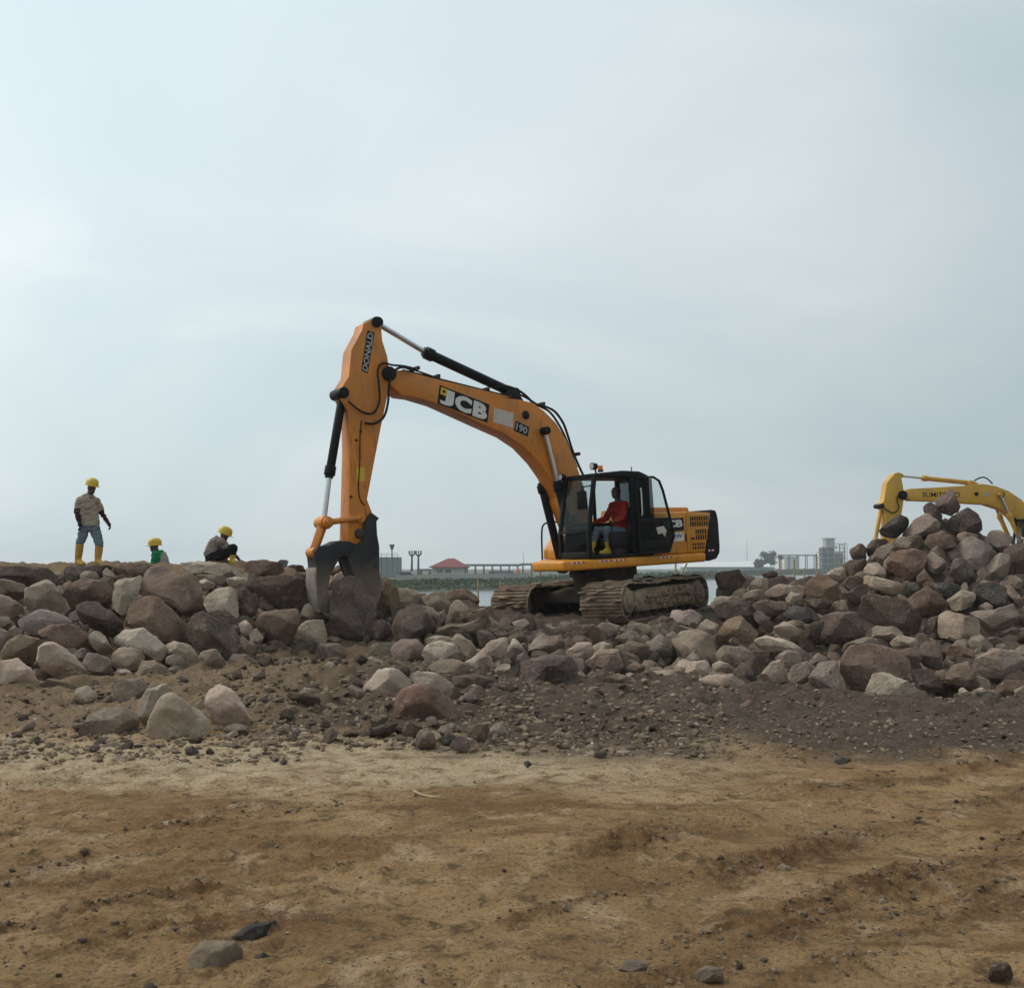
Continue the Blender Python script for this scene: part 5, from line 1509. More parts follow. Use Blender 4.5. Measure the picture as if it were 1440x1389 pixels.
# boom lift cylinders either side of the boom
yn, yf = YB + 0.275, YB - 0.275
top = JX.P(766, 606, yn); base = JX.P(791, 800, yf)
for y in (yn, yf):
    t_, b_ = Vector((top.x, y, top.z)), Vector((base.x, y, base.z))
    ram(JX, 'boom_cylinder', b_, b_.lerp(t_, 0.615), t_, 0.088, 0.048, MAT['black'])
MB().cyl((top.x, YB - 0.36, top.z), (top.x, YB + 0.36, top.z), 0.085, n=18).build('cylinder_pin', MAT['black'], boom, bevel=0.01)
# linkage and rock grapple
lk = JX.P(455, 735, YB); li = JX.P(500, 729, YB); jp = JX.P(440.5, 777, YB)
o = None
for s in (-1, 1):
    y = YB + s * 0.205
    b = MB().cyl((lk.x, y, lk.z), (li.x, y, li.z), 0.055, n=14)
    b.cyl((lk.x, y - 0.03, lk.z), (lk.x, y + 0.03, lk.z), 0.095, n=18); b.cyl((li.x, y - 0.03, li.z), (li.x, y + 0.03, li.z), 0.09, n=18)
    b.build('side_link', MAT['orange'], JX.root, bevel=0.006)
b = MB().cyl((lk.x, YB - 0.27, lk.z), (lk.x, YB + 0.27, lk.z), 0.06, n=18)
dv = (jp - lk)
b.cyl(lk, jp, 0.10, 0.085, n=4)
b.cyl((jp.x, YB - 0.14, jp.z), (jp.x, YB + 0.14, jp.z), 0.095, n=18)
b.cyl((lk.x, YB - 0.14, lk.z), (lk.x, YB + 0.14, lk.z), 0.12, n=18)
b.build('tipping_link', MAT['orange'], JX.root, bevel=0.01)
YJ = YB + 0.20
claw_px = [zb(*p) for p in [(400, 545), (510, 490), (640, 500), (745, 560), (750, 640), (640, 690), (555, 672), (520, 690), (470, 770), (405, 900), (388, 1080), (425, 1190), (420, 1320), (300, 1300), (262, 1150), (245, 960), (248, 780), (238, 690), (228, 625), (262, 560), (325, 548)]]
claw = MB().prism(JX.xz(claw_px, YJ), YB - 0.20, YJ).build('grapple_claw', MAT['grapple'], JX.root, bevel=0.016)
q = JX.xz([zb(*p) for p in [(232, 800), (225, 960), (245, 1160), (285, 1320), (300, 1300), (262, 1150), (247, 960), (252, 800)]], YJ)
MB().prism(q, YB - 0.205, YJ + 0.005).build('wear_plate', MAT['worn_steel'], claw, bevel=0.008)
q = JX.xz([zb(*p) for p in [(300, 1300), (420, 1320), (470, 1390), (380, 1375)]], YJ)
for y in (YB - 0.14, YB + 0.14):
    MB().prism(q, y - 0.05, y + 0.05).build('tooth', MAT['worn_steel'], claw, bevel=0.01)
thumb_px = [zb(*p) for p in [(880, 168), (968, 232), (938, 268), (945, 420), (970, 560), (970, 860), (1002, 985), (985, 1130), (935, 1260), (840, 1250), (745, 1010), (660, 840), (610, 690), (690, 560), (780, 480), (795, 300), (842, 215)]]
YT = YB + 0.24
thumb = MB().prism(JX.xz(thumb_px, YT), YT - 0.07, YT)
thumb.prism(JX.xz(thumb_px, YT), YB - 0.24, YB - 0.17)
thumb.prism(JX.xz([zb(*p) for p in [(905, 420), (965, 560), (965, 860), (1000, 985), (960, 985), (915, 860), (900, 560)]], YT), YB - 0.17, YT - 0.07)
thumb.prism(JX.xz([zb(*p) for p in [(625, 700), (680, 690), (780, 960), (850, 1180), (830, 1210), (750, 1010), (665, 840)]], YT), YB - 0.17, YT - 0.07)
thumb = thumb.build('grapple_thumb', MAT['grapple'], JX.root, bevel=0.012)
for k in range(4):
    y = YB - 0.18 + k * 0.12
    q = JX.xz([zb(*p) for p in [(915, 960), (1005, 980), (990, 1140), (940, 1275), (915, 1240), (950, 1120)]], YT)
    MB().prism(q, y - 0.018, y + 0.018).build('rib', MAT['worn_steel'], thumb, bevel=0.006)
# hoses over the boom and round the arm joint
yh = FB + 0.05
HP = lambda pts, y: [JX.P(*p, y) for p in pts]
hose(JX, HP([z1(800, 385), z1(730, 368), z1(660, 362), z1(600, 350), z1(570, 395), z1(578, 500), z1(578, 590), z1(540, 655), z1(470, 645), z1(388, 582)], FD + 0.07), dipper, 0.020)
hose(JX, HP([z1(785, 395), z1(720, 375), z1(670, 400), z1(640, 470), z1(632, 590), z1(605, 680), z1(550, 718), z1(490, 716)], FD + 0.10), dipper, 0.024)
hose(JX, HP([z1(785, 390), z1(860, 415), z1(960, 450), z1(1150, 505), z1(1389, 553), z2(60, 140), z2(150, 150)], YB + 0.10), boom, 0.018)
hose(JX, HP([z1(720, 392), z1(900, 435), z1(1200, 510), z1(1389, 556)], YB - 0.05), boom, 0.018)
hose(JX, HP([z2(60, 95), z2(120, 88), z2(190, 112), z2(240, 150), z2(275, 185), z2(330, 198), z2(385, 225), z2(430, 285), z2(455, 350), z2(480, 430), z2(510, 505), z2(540, 570)], YB + 0.08), boom, 0.026)
hose(JX, HP([z2(90, 110), z2(150, 125), z2(220, 145), z2(300, 195), z2(360, 230), z2(410, 300), z2(445, 370), z2(470, 440), z2(505, 530)], YB - 0.06), boom, 0.024)
for p in (z1(915, 437), z1(1215, 515), z1(790, 388), z2(300, 190), z2(490, 460)):
    c = JX.P(*p, YB)
    MB().box((c.x, YB + 0.02, c.z), (0.06, 0.34, 0.07)).build('hose_clamp', MAT['steel'], boom, bevel=0.006)
hose(JX, HP([z1(470, 700), z1(462, 800), z1(460, 960), z1(452, 1100), z1(462, 1180), z1(490, 1215)], FD + 0.012), dipper, 0.010)
for p in ((465, 765), (438, 820), (405, 1165)):
    c = JX.P(*z1(*p), FD)
    MB().box((c.x, FD + 0.008, c.z), (0.05, 0.02, 0.04)).build('bracket', MAT['steel'], dipper)
c = JX.P(*z2(228, 245), FB)
MB().ball((c.x, FB + 0.01, c.z), (0.09, 0.03, 0.09)).build('grease_block', MAT['black'], boom)
# writing
def quad(g, pts, y): return [g.P(*p, y) for p in pts]
Q = quad(JX, [z4(165, 100), z4(795, 350), z4(770, 580), z4(135, 335)], FB + 0.003)
lp = decal('logo_panel', Q, MAT['black'], boom)
Q2 = [p + Vector((0, 0.003, 0)) for p in Q]
for ch, x0, x1 in (('J', 0.035, 0.300), ('C', 0.325, 0.655), ('B', 0.685, 0.972)):
    print_text(ch, Q2, (x0, 0.09, x1, 0.93), MAT['white_print'], lp, 0.06)
def subquad(Q, x0, y0, x1, y1, dy=0.0):
    tl, tr, br, bl = Q
    f = lambda a, b: (tl * (1 - a) + tr * a) * (1 - b) + (bl * (1 - a) + br * a) * b + Vector((0, dy, 0))
    return [f(x0, y0), f(x1, y0), f(x1, y1), f(x0, y1)]
decal('emblem', subquad(Q2, 0.03, 0.08, 0.15, 0.46, 0.003), MAT['yellow_print'], lp)
decal('emblem_mark', subquad(Q2, 0.065, 0.20, 0.12, 0.33, 0.006), MAT['black'], lp)
decal('sticker', quad(JX, [z4(855, 388), z4(1100, 455), z4(1090, 640), z4(845, 570)], FB + 0.003), MAT['patch'], boom)
Q = quad(JX, [z4(1128, 552), z4(1300, 635), z4(1280, 755), z4(1103, 680)], FB + 0.003)
np_ = decal('number_panel', Q, MAT['black'], boom)
print_text('190', [p + Vector((0, 0.003, 0)) for p in Q], (0.10, 0.14, 0.90, 0.86), MAT['grey_print'], np_, 0.02)
Q = quad(JX, [zs_(250, 1120), zs_(370, 340), zs_(510, 390), zs_(375, 1190)], FD + 0.003)
dp_ = decal('name_sticker', Q, MAT['black'], dipper)
print_text('DONALD', [p + Vector((0, 0.003, 0)) for p in Q], (0.03, 0.10, 0.97, 0.90), MAT['grey_print'], dp_, 0.03)
Q = quad(JX, [z1(440, 985), z1(490, 985), z1(490, 1070), z1(440, 1070)], FD + 0.003)
decal('warning_sticker', Q, MAT['yellow_print'], dipper)
Q = [Vector((x, 1.190, z)) for x, z in ((-0.62, 2.03), (-1.29, 2.05), (-1.29, 1.78), (-0.62, 1.76))]
sd = [o for o in JX.root.children if o.name.startswith('service_door')][0]
bp = decal('logo_panel', Q, MAT['black'], sd)
print_text('JCB', [p + Vector((0, 0.004, 0)) for p in Q], (0.05, 0.12, 0.95, 0.88), MAT['white_print'], bp, 0.045)
Q = [Vector((x, 1.190, z)) for x, z in ((-0.80, 1.73), (-1.27, 1.74), (-1.27, 1.56), (-0.80, 1.55))]
bp = decal('owner_sticker', Q, MAT['white_print'], sd)
print_text('JSIW', [p + Vector((0, 0.004, 0)) for p in Q], (0.08, 0.15, 0.92, 0.75), MAT['blue_print'], bp, 0.02)
pf = [o for o in JX.root.children if o.name.startswith('platform')][0]
for x0, n in ((1.80, 3), (1.10, 3), (0.72, 3), (-0.55, 3)):
    for k in range(n * 2):
        x = x0 - k * 0.055
        Q = [Vector((x, 1.204, 1.262)), Vector((x - 0.05, 1.204, 1.262)), Vector((x - 0.065, 1.204, 1.222)), Vector((x - 0.015, 1.204, 1.222))]
        decal('reflector_tape', Q, MAT['red_print'] if k % 2 else MAT['white_print'], pf)
cwo = [o for o in JX.root.children if o.name.startswith('counterweight')][0]
for k in range(4):
    x = -1.98 - k * 0.052
    decal('reflector_tape', [Vector((x, 1.192, 1.345)), Vector((x - 0.05, 1.192, 1.345)), Vector((x - 0.05, 1.192, 1.305)), Vector((x, 1.192, 1.305))], MAT['red_print'] if k % 2 else MAT['white_print'], cwo)

# --- the yellow machine behind the heap
SX = Rig('excavator', Vector((20.6, 39.0, 0.45)), R(-172), 0.0, 0.0, (R(-172), 0.0, 0.0))
tag(SX.root, 'yellow excavator standing behind the tall boulder heap', 'excavator')
undercarriage(SX)
upper_body(SX, MAT['yellow'], MAT['charcoal'], MAT['black'], 'excavator')
def z8(x, y): return (1220 + x / 6.545, 655 + y / 6.545)
FY = 0.20
bpx = [z8(*p) for p in [(345, 250), (390, 210), (600, 200), (940, 180), (1060, 165), (1180, 185), (1300, 230), (1420, 310), (1510, 420), (1590, 560), (1600, 660), (1530, 690), (1470, 640), (1385, 545), (1325, 465), (1240, 400), (1100, 355), (900, 343), (600, 325), (400, 318), (345, 292)]]
sb = MB().prism(SX.xz(bpx, FY), -FY, FY).build('boom', MAT['yellow'], SX.root, smooth=30, bevel=0.02)
dpx = [z8(*p) for p in [(250, 70), (285, 58), (310, 68), (315, 120), (330, 200), (338, 285), (325, 380), (300, 520), (240, 960), (165, 960), (163, 480), (158, 410), (120, 385), (122, 355), (150, 320), (172, 200), (178, 155)]]
sd2 = MB().prism(SX.xz(dpx, FY - 0.02), -FY + 0.02, FY - 0.02).build('dipper_arm', MAT['yellow'], SX.root, smooth=30, bevel=0.018)
def spin(uv, r, mat, parent, nm='pin', w=0.27):
    p = SX.P(*uv, FY)
    MB().cyl((p.x, -w, p.z), (p.x, w, p.z), r, n=18).build(nm, mat, parent, bevel=0.01)
spin(z8(322, 268), 0.17, MAT['black'], sd2, 'boom_pivot')
spin(z8(128, 368), 0.09, MAT['black'], sd2)
spin(z8(1220, 265), 0.10, MAT['black'], sb, 'cylinder_pin', 0.36)
ram(SX, 'dipper_cylinder', SX.P(*z8(945, 157), 0), SX.P(*z8(515, 113), 0), SX.P(*z8(298, 92), 0), 0.092, 0.045, MAT['yellow'])
MB().prism(SX.xz([z8(915, 185), z8(935, 140), z8(985, 140), z8(1040, 175)], 0.1), -0.1, 0.1).build('cylinder_bracket', MAT['yellow'], sb, bevel=0.01)
ram(SX, 'bucket_cylinder', SX.P(*z8(126, 375), 0), SX.P(*z8(70, 690), 0), SX.P(*z8(45, 840), 0), 0.075, 0.045, MAT['yellow'])
tp, bs = SX.P(*z8(1220, 265), 0.3), SX.P(*z8(1405, 690), 0.3)
for y in (0.30, -0.30):
    a_, c_ = Vector((bs.x, y, bs.z)), Vector((tp.x, y, tp.z))
    ram(SX, 'boom_cylinder', a_, a_.lerp(c_, 0.56), c_, 0.085, 0.05, MAT['yellow'])
sh = lambda pts, y: [SX.P(*z8(*p), y) for p in pts]
hose(SX, sh([(985, 135), (1030, 112), (1070, 105), (1110, 125), (1150, 165)], 0.05), sb, 0.028)
hose(SX, sh([(320, 240), (280, 280), (275, 330), (290, 380), (265, 420), (225, 430), (170, 400), (140, 380)], FY + 0.05), sd2, 0.024)
# bucket hanging behind the heap
bk = SX.P(*z8(205, 930), 0)
b = MB()
pf_ = [(0.35, 0.15), (0.0, 0.2), (-0.45, -0.1), (-0.6, -0.6), (-0.25, -1.0), (0.35, -1.05), (0.3, -0.98), (-0.2, -0.93), (-0.5, -0.58), (-0.38, -0.15), (0.0, 0.1)]
pf_ = [(bk.x + x, bk.z + z) for x, z in pf_]
b.prism(pf_, -0.55, 0.55)
side = [(bk.x + x, bk.z + z) for x, z in [(0.35, 0.15), (0.0, 0.2), (-0.45, -0.1), (-0.6, -0.6), (-0.25, -1.0), (0.35, -1.05)]]
b.prism(side, 0.552, 0.59); b.prism(side, -0.59, -0.552)
b.build('bucket', MAT['steel'], SX.root, bevel=0.008)
Q = quad(SX, [z8(505, 243), z8(852, 240), z8(850, 290), z8(505, 287)], FY + 0.004)
print_text('SUMITOMO', Q, (0, 0, 1, 1), MAT['charcoal'], sb, 0.012)
c = SX.P(*z8(1000, 258), FY)
MB().cyl((c.x, FY, c.z), (c.x, FY + 0.04, c.z), 0.075).build('grease_block', MAT['black'], sb)
c = SX.P(*z8(1100, 262), FY)
MB().cyl((c.x, FY, c.z), (c.x, FY + 0.006, c.z), 0.10, n=24).build('emblem', MAT['grey_print'], sb)

# the boulder in the grapple
hb = [(530, 250), (560, 190), (600, 160), (650, 150), (700, 180), (740, 260), (755, 350), (765, 430), (740, 490), (690, 560), (640, 572), (590, 530), (510, 475), (500, 415), (530, 360)]
gp = JX.M @ JX.P(485, 830, FB)
held = add_rock([(320 + x / 3.6, 770 + y / 3.6) for x, y in hb], 'mv', 'tall mauve-brown boulder clasped by the grapple of the orange excavator', 777, depth=gp.y - 0.15)

# ------------------------------------------------------------------ people
def ring_loft(rings, side, n=16):
    """rings: (centre, half width along side, half depth) -> closed solid"""
    rings = [(Vector(c), a, b) for c, a, b in rings]
    vs, m = [], len(rings)
    for i, (c, a, b) in enumerate(rings):
        d = (rings[min(i + 1, m - 1)][0] - rings[max(i - 1, 0)][0]).normalized()
        s = (Vector(side) - d * Vector(side).dot(d)).normalized()
        w = d.cross(s)
        for k in range(n):
            t = 2 * math.pi * k / n
            ct, st_ = math.cos(t), math.sin(t)
            vs.append(c + s * (a * math.copysign(abs(ct) ** 0.85, ct)) + w * (b * math.copysign(abs(st_) ** 0.85, st_)))
    fs = [tuple(range(n - 1, -1, -1)), tuple(range((m - 1) * n, m * n))]
    for i in range(m - 1):
        for k in range(n):
            fs.append((i * n + k, i * n + (k + 1) % n, (i + 1) * n + (k + 1) % n, (i + 1) * n + k))
    return vs, fs
class Flesh:
    """overlapping limbs and lofts fused into one continuous skin"""
    def __init__(self): self.b = MB()
    def limb(self, pts, rs):
        pts = [Vector(p) for p in pts]
        for i in range(len(pts) - 1):
            self.b.cyl(pts[i], pts[i + 1], rs[i], rs[i + 1], n=14)
        for p, r in zip(pts, rs): self.b.ball(p, r, 14, 10)
        return self
    def ell(self, c, r): self.b.ball(c, r, 16, 12); return self
    def loft(self, rings, side):
        vs, fs = ring_loft(rings, side); self.b.add(vs, fs); return self
    def build(self, name, mat, parent, voxel=0.012, smooth=3, origin=Vector((0, 0, 0)), folds=0.0):
        me = self.b.mesh('tmp', 0)
        bm = bmesh.new(); bm.from_mesh(me); bmesh.ops.recalc_face_normals(bm, faces=bm.faces); bm.to_mesh(me); bm.free()
        o = bpy.data.objects.new('tmp', me); COL.objects.link(o)
        r = o.modifiers.new('r', 'REMESH'); r.mode = 'VOXEL'; r.voxel_size = voxel
        s = o.modifiers.new('s', 'SMOOTH'); s.factor = 0.5; s.iterations = smooth
        bpy.context.view_layer.update()
        m2 = bpy.data.meshes.new_from_object(o.evaluated_get(bpy.context.evaluated_depsgraph_get()))
        bpy.data.objects.remove(o); bpy.data.meshes.remove(me)
        m2.transform(Matrix.Translation(-origin))
        if name in ('t_shirt', 'shirt', 'jeans', 'trousers', 'vest', 'jacket', 'sleeve'):
            co = np.empty(len(m2.vertices) * 3); m2.vertices.foreach_get('co', co); co = co.reshape(-1, 3)
            nr = np.array([q.vector[:] for q in m2.vertex_normals])
            w = fbm(co[:, 0] * 7 + co[:, 2] * 5, co[:, 1] * 7, co[:, 2] * 13 - co[:, 0] * 5, 3, 0.55)
            co = co + nr * (0.011 * (1 - np.abs(w) * 2.2))[:, None]
            m2.vertices.foreach_set('co', co.ravel()); m2.update()
        m2.polygons.foreach_set('use_smooth', [True] * len(m2.polygons))
        m2.materials.clear()
        return mesh_obj(name, m2, mat, parent)
MAT['skin'] = worn('brown skin', (0.105, 0.052, 0.034), 0.55, (0.07, 0.035, 0.025), 0.3, 8)
MAT['hair'] = worn('black hair', (0.012, 0.010, 0.010), 0.6, amount=0.0)
MAT['helmet'] = worn('yellow helmet plastic', (0.66, 0.45, 0.03), 0.4, (0.35, 0.24, 0.08), 0.5, 9)
MAT['boot'] = worn('yellow rubber boot', (0.60, 0.33, 0.045), 0.5, (0.22, 0.13, 0.06), 0.6, 7)
MAT['boot2'] = worn('bright yellow rubber boot', (0.62, 0.42, 0.03), 0.5, (0.25, 0.15, 0.05), 0.5, 7)
MAT['sole'] = worn('dark boot sole', (0.03, 0.025, 0.022), 0.8)
MAT['tee'] = worn('faded beige cotton', (0.36, 0.315, 0.245), 0.95, (0.22, 0.175, 0.13), 0.5, 5, bumps=0.006, spec=0.1)
MAT['maroon'] = worn('maroon knit sleeve', (0.045, 0.014, 0.022), 0.95, spec=0.1, amount=0.1)
MAT['glove'] = worn('dark blue glove', (0.016, 0.020, 0.032), 0.9, spec=0.1, amount=0.2)
MAT['jeans'] = worn('washed denim', (0.13, 0.17, 0.215), 0.95, (0.26, 0.285, 0.30), 0.5, 6, bumps=0.004, spec=0.1)
MAT['black_cloth'] = worn('black trousers', (0.010, 0.011, 0.016), 0.95, amount=0.1, spec=0.1)
MAT['grey_shirt'] = worn('grey-brown shirt', (0.24, 0.20, 0.172), 0.95, (0.10, 0.08, 0.07), 0.4, 5, bumps=0.005, spec=0.1)
MAT['green_shirt'] = worn('green shirt', (0.016, 0.20, 0.10), 0.95, amount=0.15, spec=0.1)
MAT['grey_vest'] = worn('light grey vest', (0.34, 0.315, 0.285), 0.95, (0.15, 0.13, 0.11), 0.4, 6, spec=0.1)
MAT['red_jacket'] = worn('red work jacket', (0.30, 0.026, 0.020), 0.9, (0.2, 0.03, 0.02), 0.4, 8, spec=0.1)

def head(fl, c, fw, up, s=1.0):
    """head with nose, brow, chin, ears; fw = facing"""
    fw, up = Vector(fw).normalized(), Vector(up).normalized()
    sd = fw.cross(up).normalized()
    up = sd.cross(fw)
    c = Vector(c)
    def e(o, r):
        # small ellipsoids aligned roughly to the head through several balls
        fl.b.ball(c + sd * o[0] * s + fw * o[1] * s + up * o[2] * s, tuple(q * s for q in r), 14, 10)
    e((0, -0.010, 0.035), (0.078, 0.088, 0.085))
    e((0, 0.020, -0.030), (0.064, 0.070, 0.075))
    e((0, 0.050, -0.080), (0.036, 0.034, 0.030))
    e((0, 0.085, -0.012), (0.014, 0.018, 0.022))
    e((0, 0.076, 0.028), (0.045, 0.014, 0.012))
    e((0, 0.078, -0.052), (0.026, 0.012, 0.009))
    for q in (-1, 1): e((0.076 * q, -0.010, 0.0), (0.012, 0.020, 0.030))
    return sd, up
def helmet(c, fw, up, mat, parent, origin, s=1.0):
    fw, up = Vector(fw).normalized(), Vector(up).normalized()
    sd = fw.cross(up).normalized(); up = sd.cross(fw)
    c = Vector(c)
    vs, fs = [], []
    n, prof = 26, [(1.00, 0.0), (1.0, 0.025), (0.985, 0.055), (0.93, 0.088), (0.80, 0.118), (0.58, 0.140), (0.30, 0.151), (0.0, 0.154)]
    def pt(a, k, h, br=0.0):
        return c + sd * (math.cos(a) * (0.112 * k + br * 0.6)) * s + fw * (math.sin(a) * (0.135 * k + br)) * s + up * h * s
    rows = [[pt(2 * math.pi * i / n, 1.0, -0.010, 0.016 + 0.038 * max(0, math.sin(2 * math.pi * i / n)) ** 2) for i in range(n)],
            [pt(2 * math.pi * i / n, 1.0, -0.002, 0.016 + 0.040 * max(0, math.sin(2 * math.pi * i / n)) ** 2) for i in range(n)]]
    rows += [[pt(2 * math.pi * i / n, k * (1 + 0.02 * (abs(math.cos(2 * math.pi * i / n)) < 0.18) * (h > 0.05)), h) for i in range(n)] for k, h in prof]
    for r in rows: vs += r
    for j in range(len(rows) - 1):
        fs += [(j * n + i, j * n + (i + 1) % n, (j + 1) * n + (i + 1) % n, (j + 1) * n + i) for i in range(n)]
    fs.append(tuple(range(n - 1, -1, -1)))
    b = MB().add([v - origin for v in vs], fs)
    me = b.mesh('helmet', 50)
    bm = bmesh.new(); bm.from_mesh(me); bmesh.ops.recalc_face_normals(bm, faces=bm.faces); bm.to_mesh(me); bm.free()
    return mesh_obj('helmet', me, mat, parent)
def hand(fl, wrist, dirv, side, curl=0.5, s=1.0, r=0.0):
    """palm, four unequal bent fingers, thumb from the side of the palm"""
    d = Vector(dirv).normalized(); sd = (Vector(side) - d * Vector(side).dot(d)).normalized(); nv = d.cross(sd)
    w = Vector(wrist)
    pc = w + d * 0.05 * s
    fl.limb([w, pc + sd * 0.012 * s], [0.026 * s + r, 0.030 * s + r])
    fl.limb([w, pc - sd * 0.020 * s], [0.024 * s + r, 0.026 * s + r])
    for k, (o, ln) in enumerate(((0.030, 0.070), (0.011, 0.080), (-0.010, 0.074), (-0.030, 0.058))):
        p0 = w + d * 0.078 * s + sd * o * s
        p1 = p0 + (d * math.cos(curl * 0.5) + nv * math.sin(curl * 0.5)) * ln * 0.5 * s
        p2 = p1 + (d * math.cos(curl * 1.5) + nv * math.sin(curl * 1.5)) * ln * 0.5 * s
        fl.limb([p0, p1, p2], [0.0100 * s + r, 0.0092 * s + r, 0.0080 * s + r])
    t0 = w + d * 0.028 * s + sd * 0.030 * s
    t1 = t0 + (sd * 0.75 + d * 0.55 + nv * 0.3).normalized() * 0.036 * s
    t2 = t1 + (d * 0.9 + nv * 0.45 + sd * 0.1).normalized() * 0.030 * s
    fl.limb([t0, t1, t2], [0.0125 * s + r, 0.0110 * s + r, 0.0095 * s + r])
def boot(root, org, knee, ankle, toe_dir, mat, toplen=0.30, r=0.062):
    """rubber boot: shaft from below the knee, foot along toe_dir, dark sole as a sub-part"""
    k, a = Vector(knee), Vector(ankle)
    td = Vector(toe_dir); td.z = 0; td.normalize()
    top = a + (k - a).normalized() * toplen
    fl = Flesh()
    fl.limb([top, a.lerp(top, 0.55), a + Vector((0, 0, 0.015))], [r, r * 0.98, r * 0.80])
    heel = a - td * 0.035 + Vector((0, 0, -0.055)); ball_ = a + td * 0.115 + Vector((0, 0, -0.062)); toe = a + td * 0.185 + Vector((0, 0, -0.066))
    fl.limb([a, heel], [r * 0.80, 0.047]); fl.limb([a, ball_, toe], [r * 0.80, 0.050, 0.040]); fl.limb([heel, ball_], [0.046, 0.046])
    o = fl.build('boot', mat, root, 0.010, 3, org)
    sd = Vector((-td.y, td.x, 0))
    z = a.z - 0.100
    pts = []
    for t in range(20):
        an = 2 * math.pi * t / 20
        ca, sa = math.cos(an), math.sin(an)
        c = a + td * (0.070 + 0.150 * ca) + sd * (0.048 * sa * (1.0 + 0.12 * ca))
        pts.append((c.x - org.x, c.y - org.y))
    MB().slab(pts, z - org.z - 0.014, z - org.z + 0.012).build('sole', MAT['sole'], o, bevel=0.004)
    return o

class Frame:
    """a person's picture plane: zoomed photo pixels + depth offset -> world"""
    def __init__(self, ox, oy, s, d, bx, by):
        self.ox, self.oy, self.s, self.d = ox, oy, s, d
        u = ox + bx / s
        self.az = math.atan((u - CX) / FPX)
        self.right = Vector((math.cos(self.az), -math.sin(self.az), 0)); self.fw = Vector((math.sin(self.az), math.cos(self.az), 0))
        self.base = at_depth(u, oy + by / s, d)
        self.c = self.base
    def __call__(self, x, y, dep=0.0):
        r = ray(self.ox + x / self.s, self.oy + y / self.s)
        E0 = Vector((0, 0, EYE))
        k = (self.base - E0).dot(self.fw) / r.dot(self.fw)
        return E0 + r * k + self.fw * dep
UP = Vector((0, 0, 1))

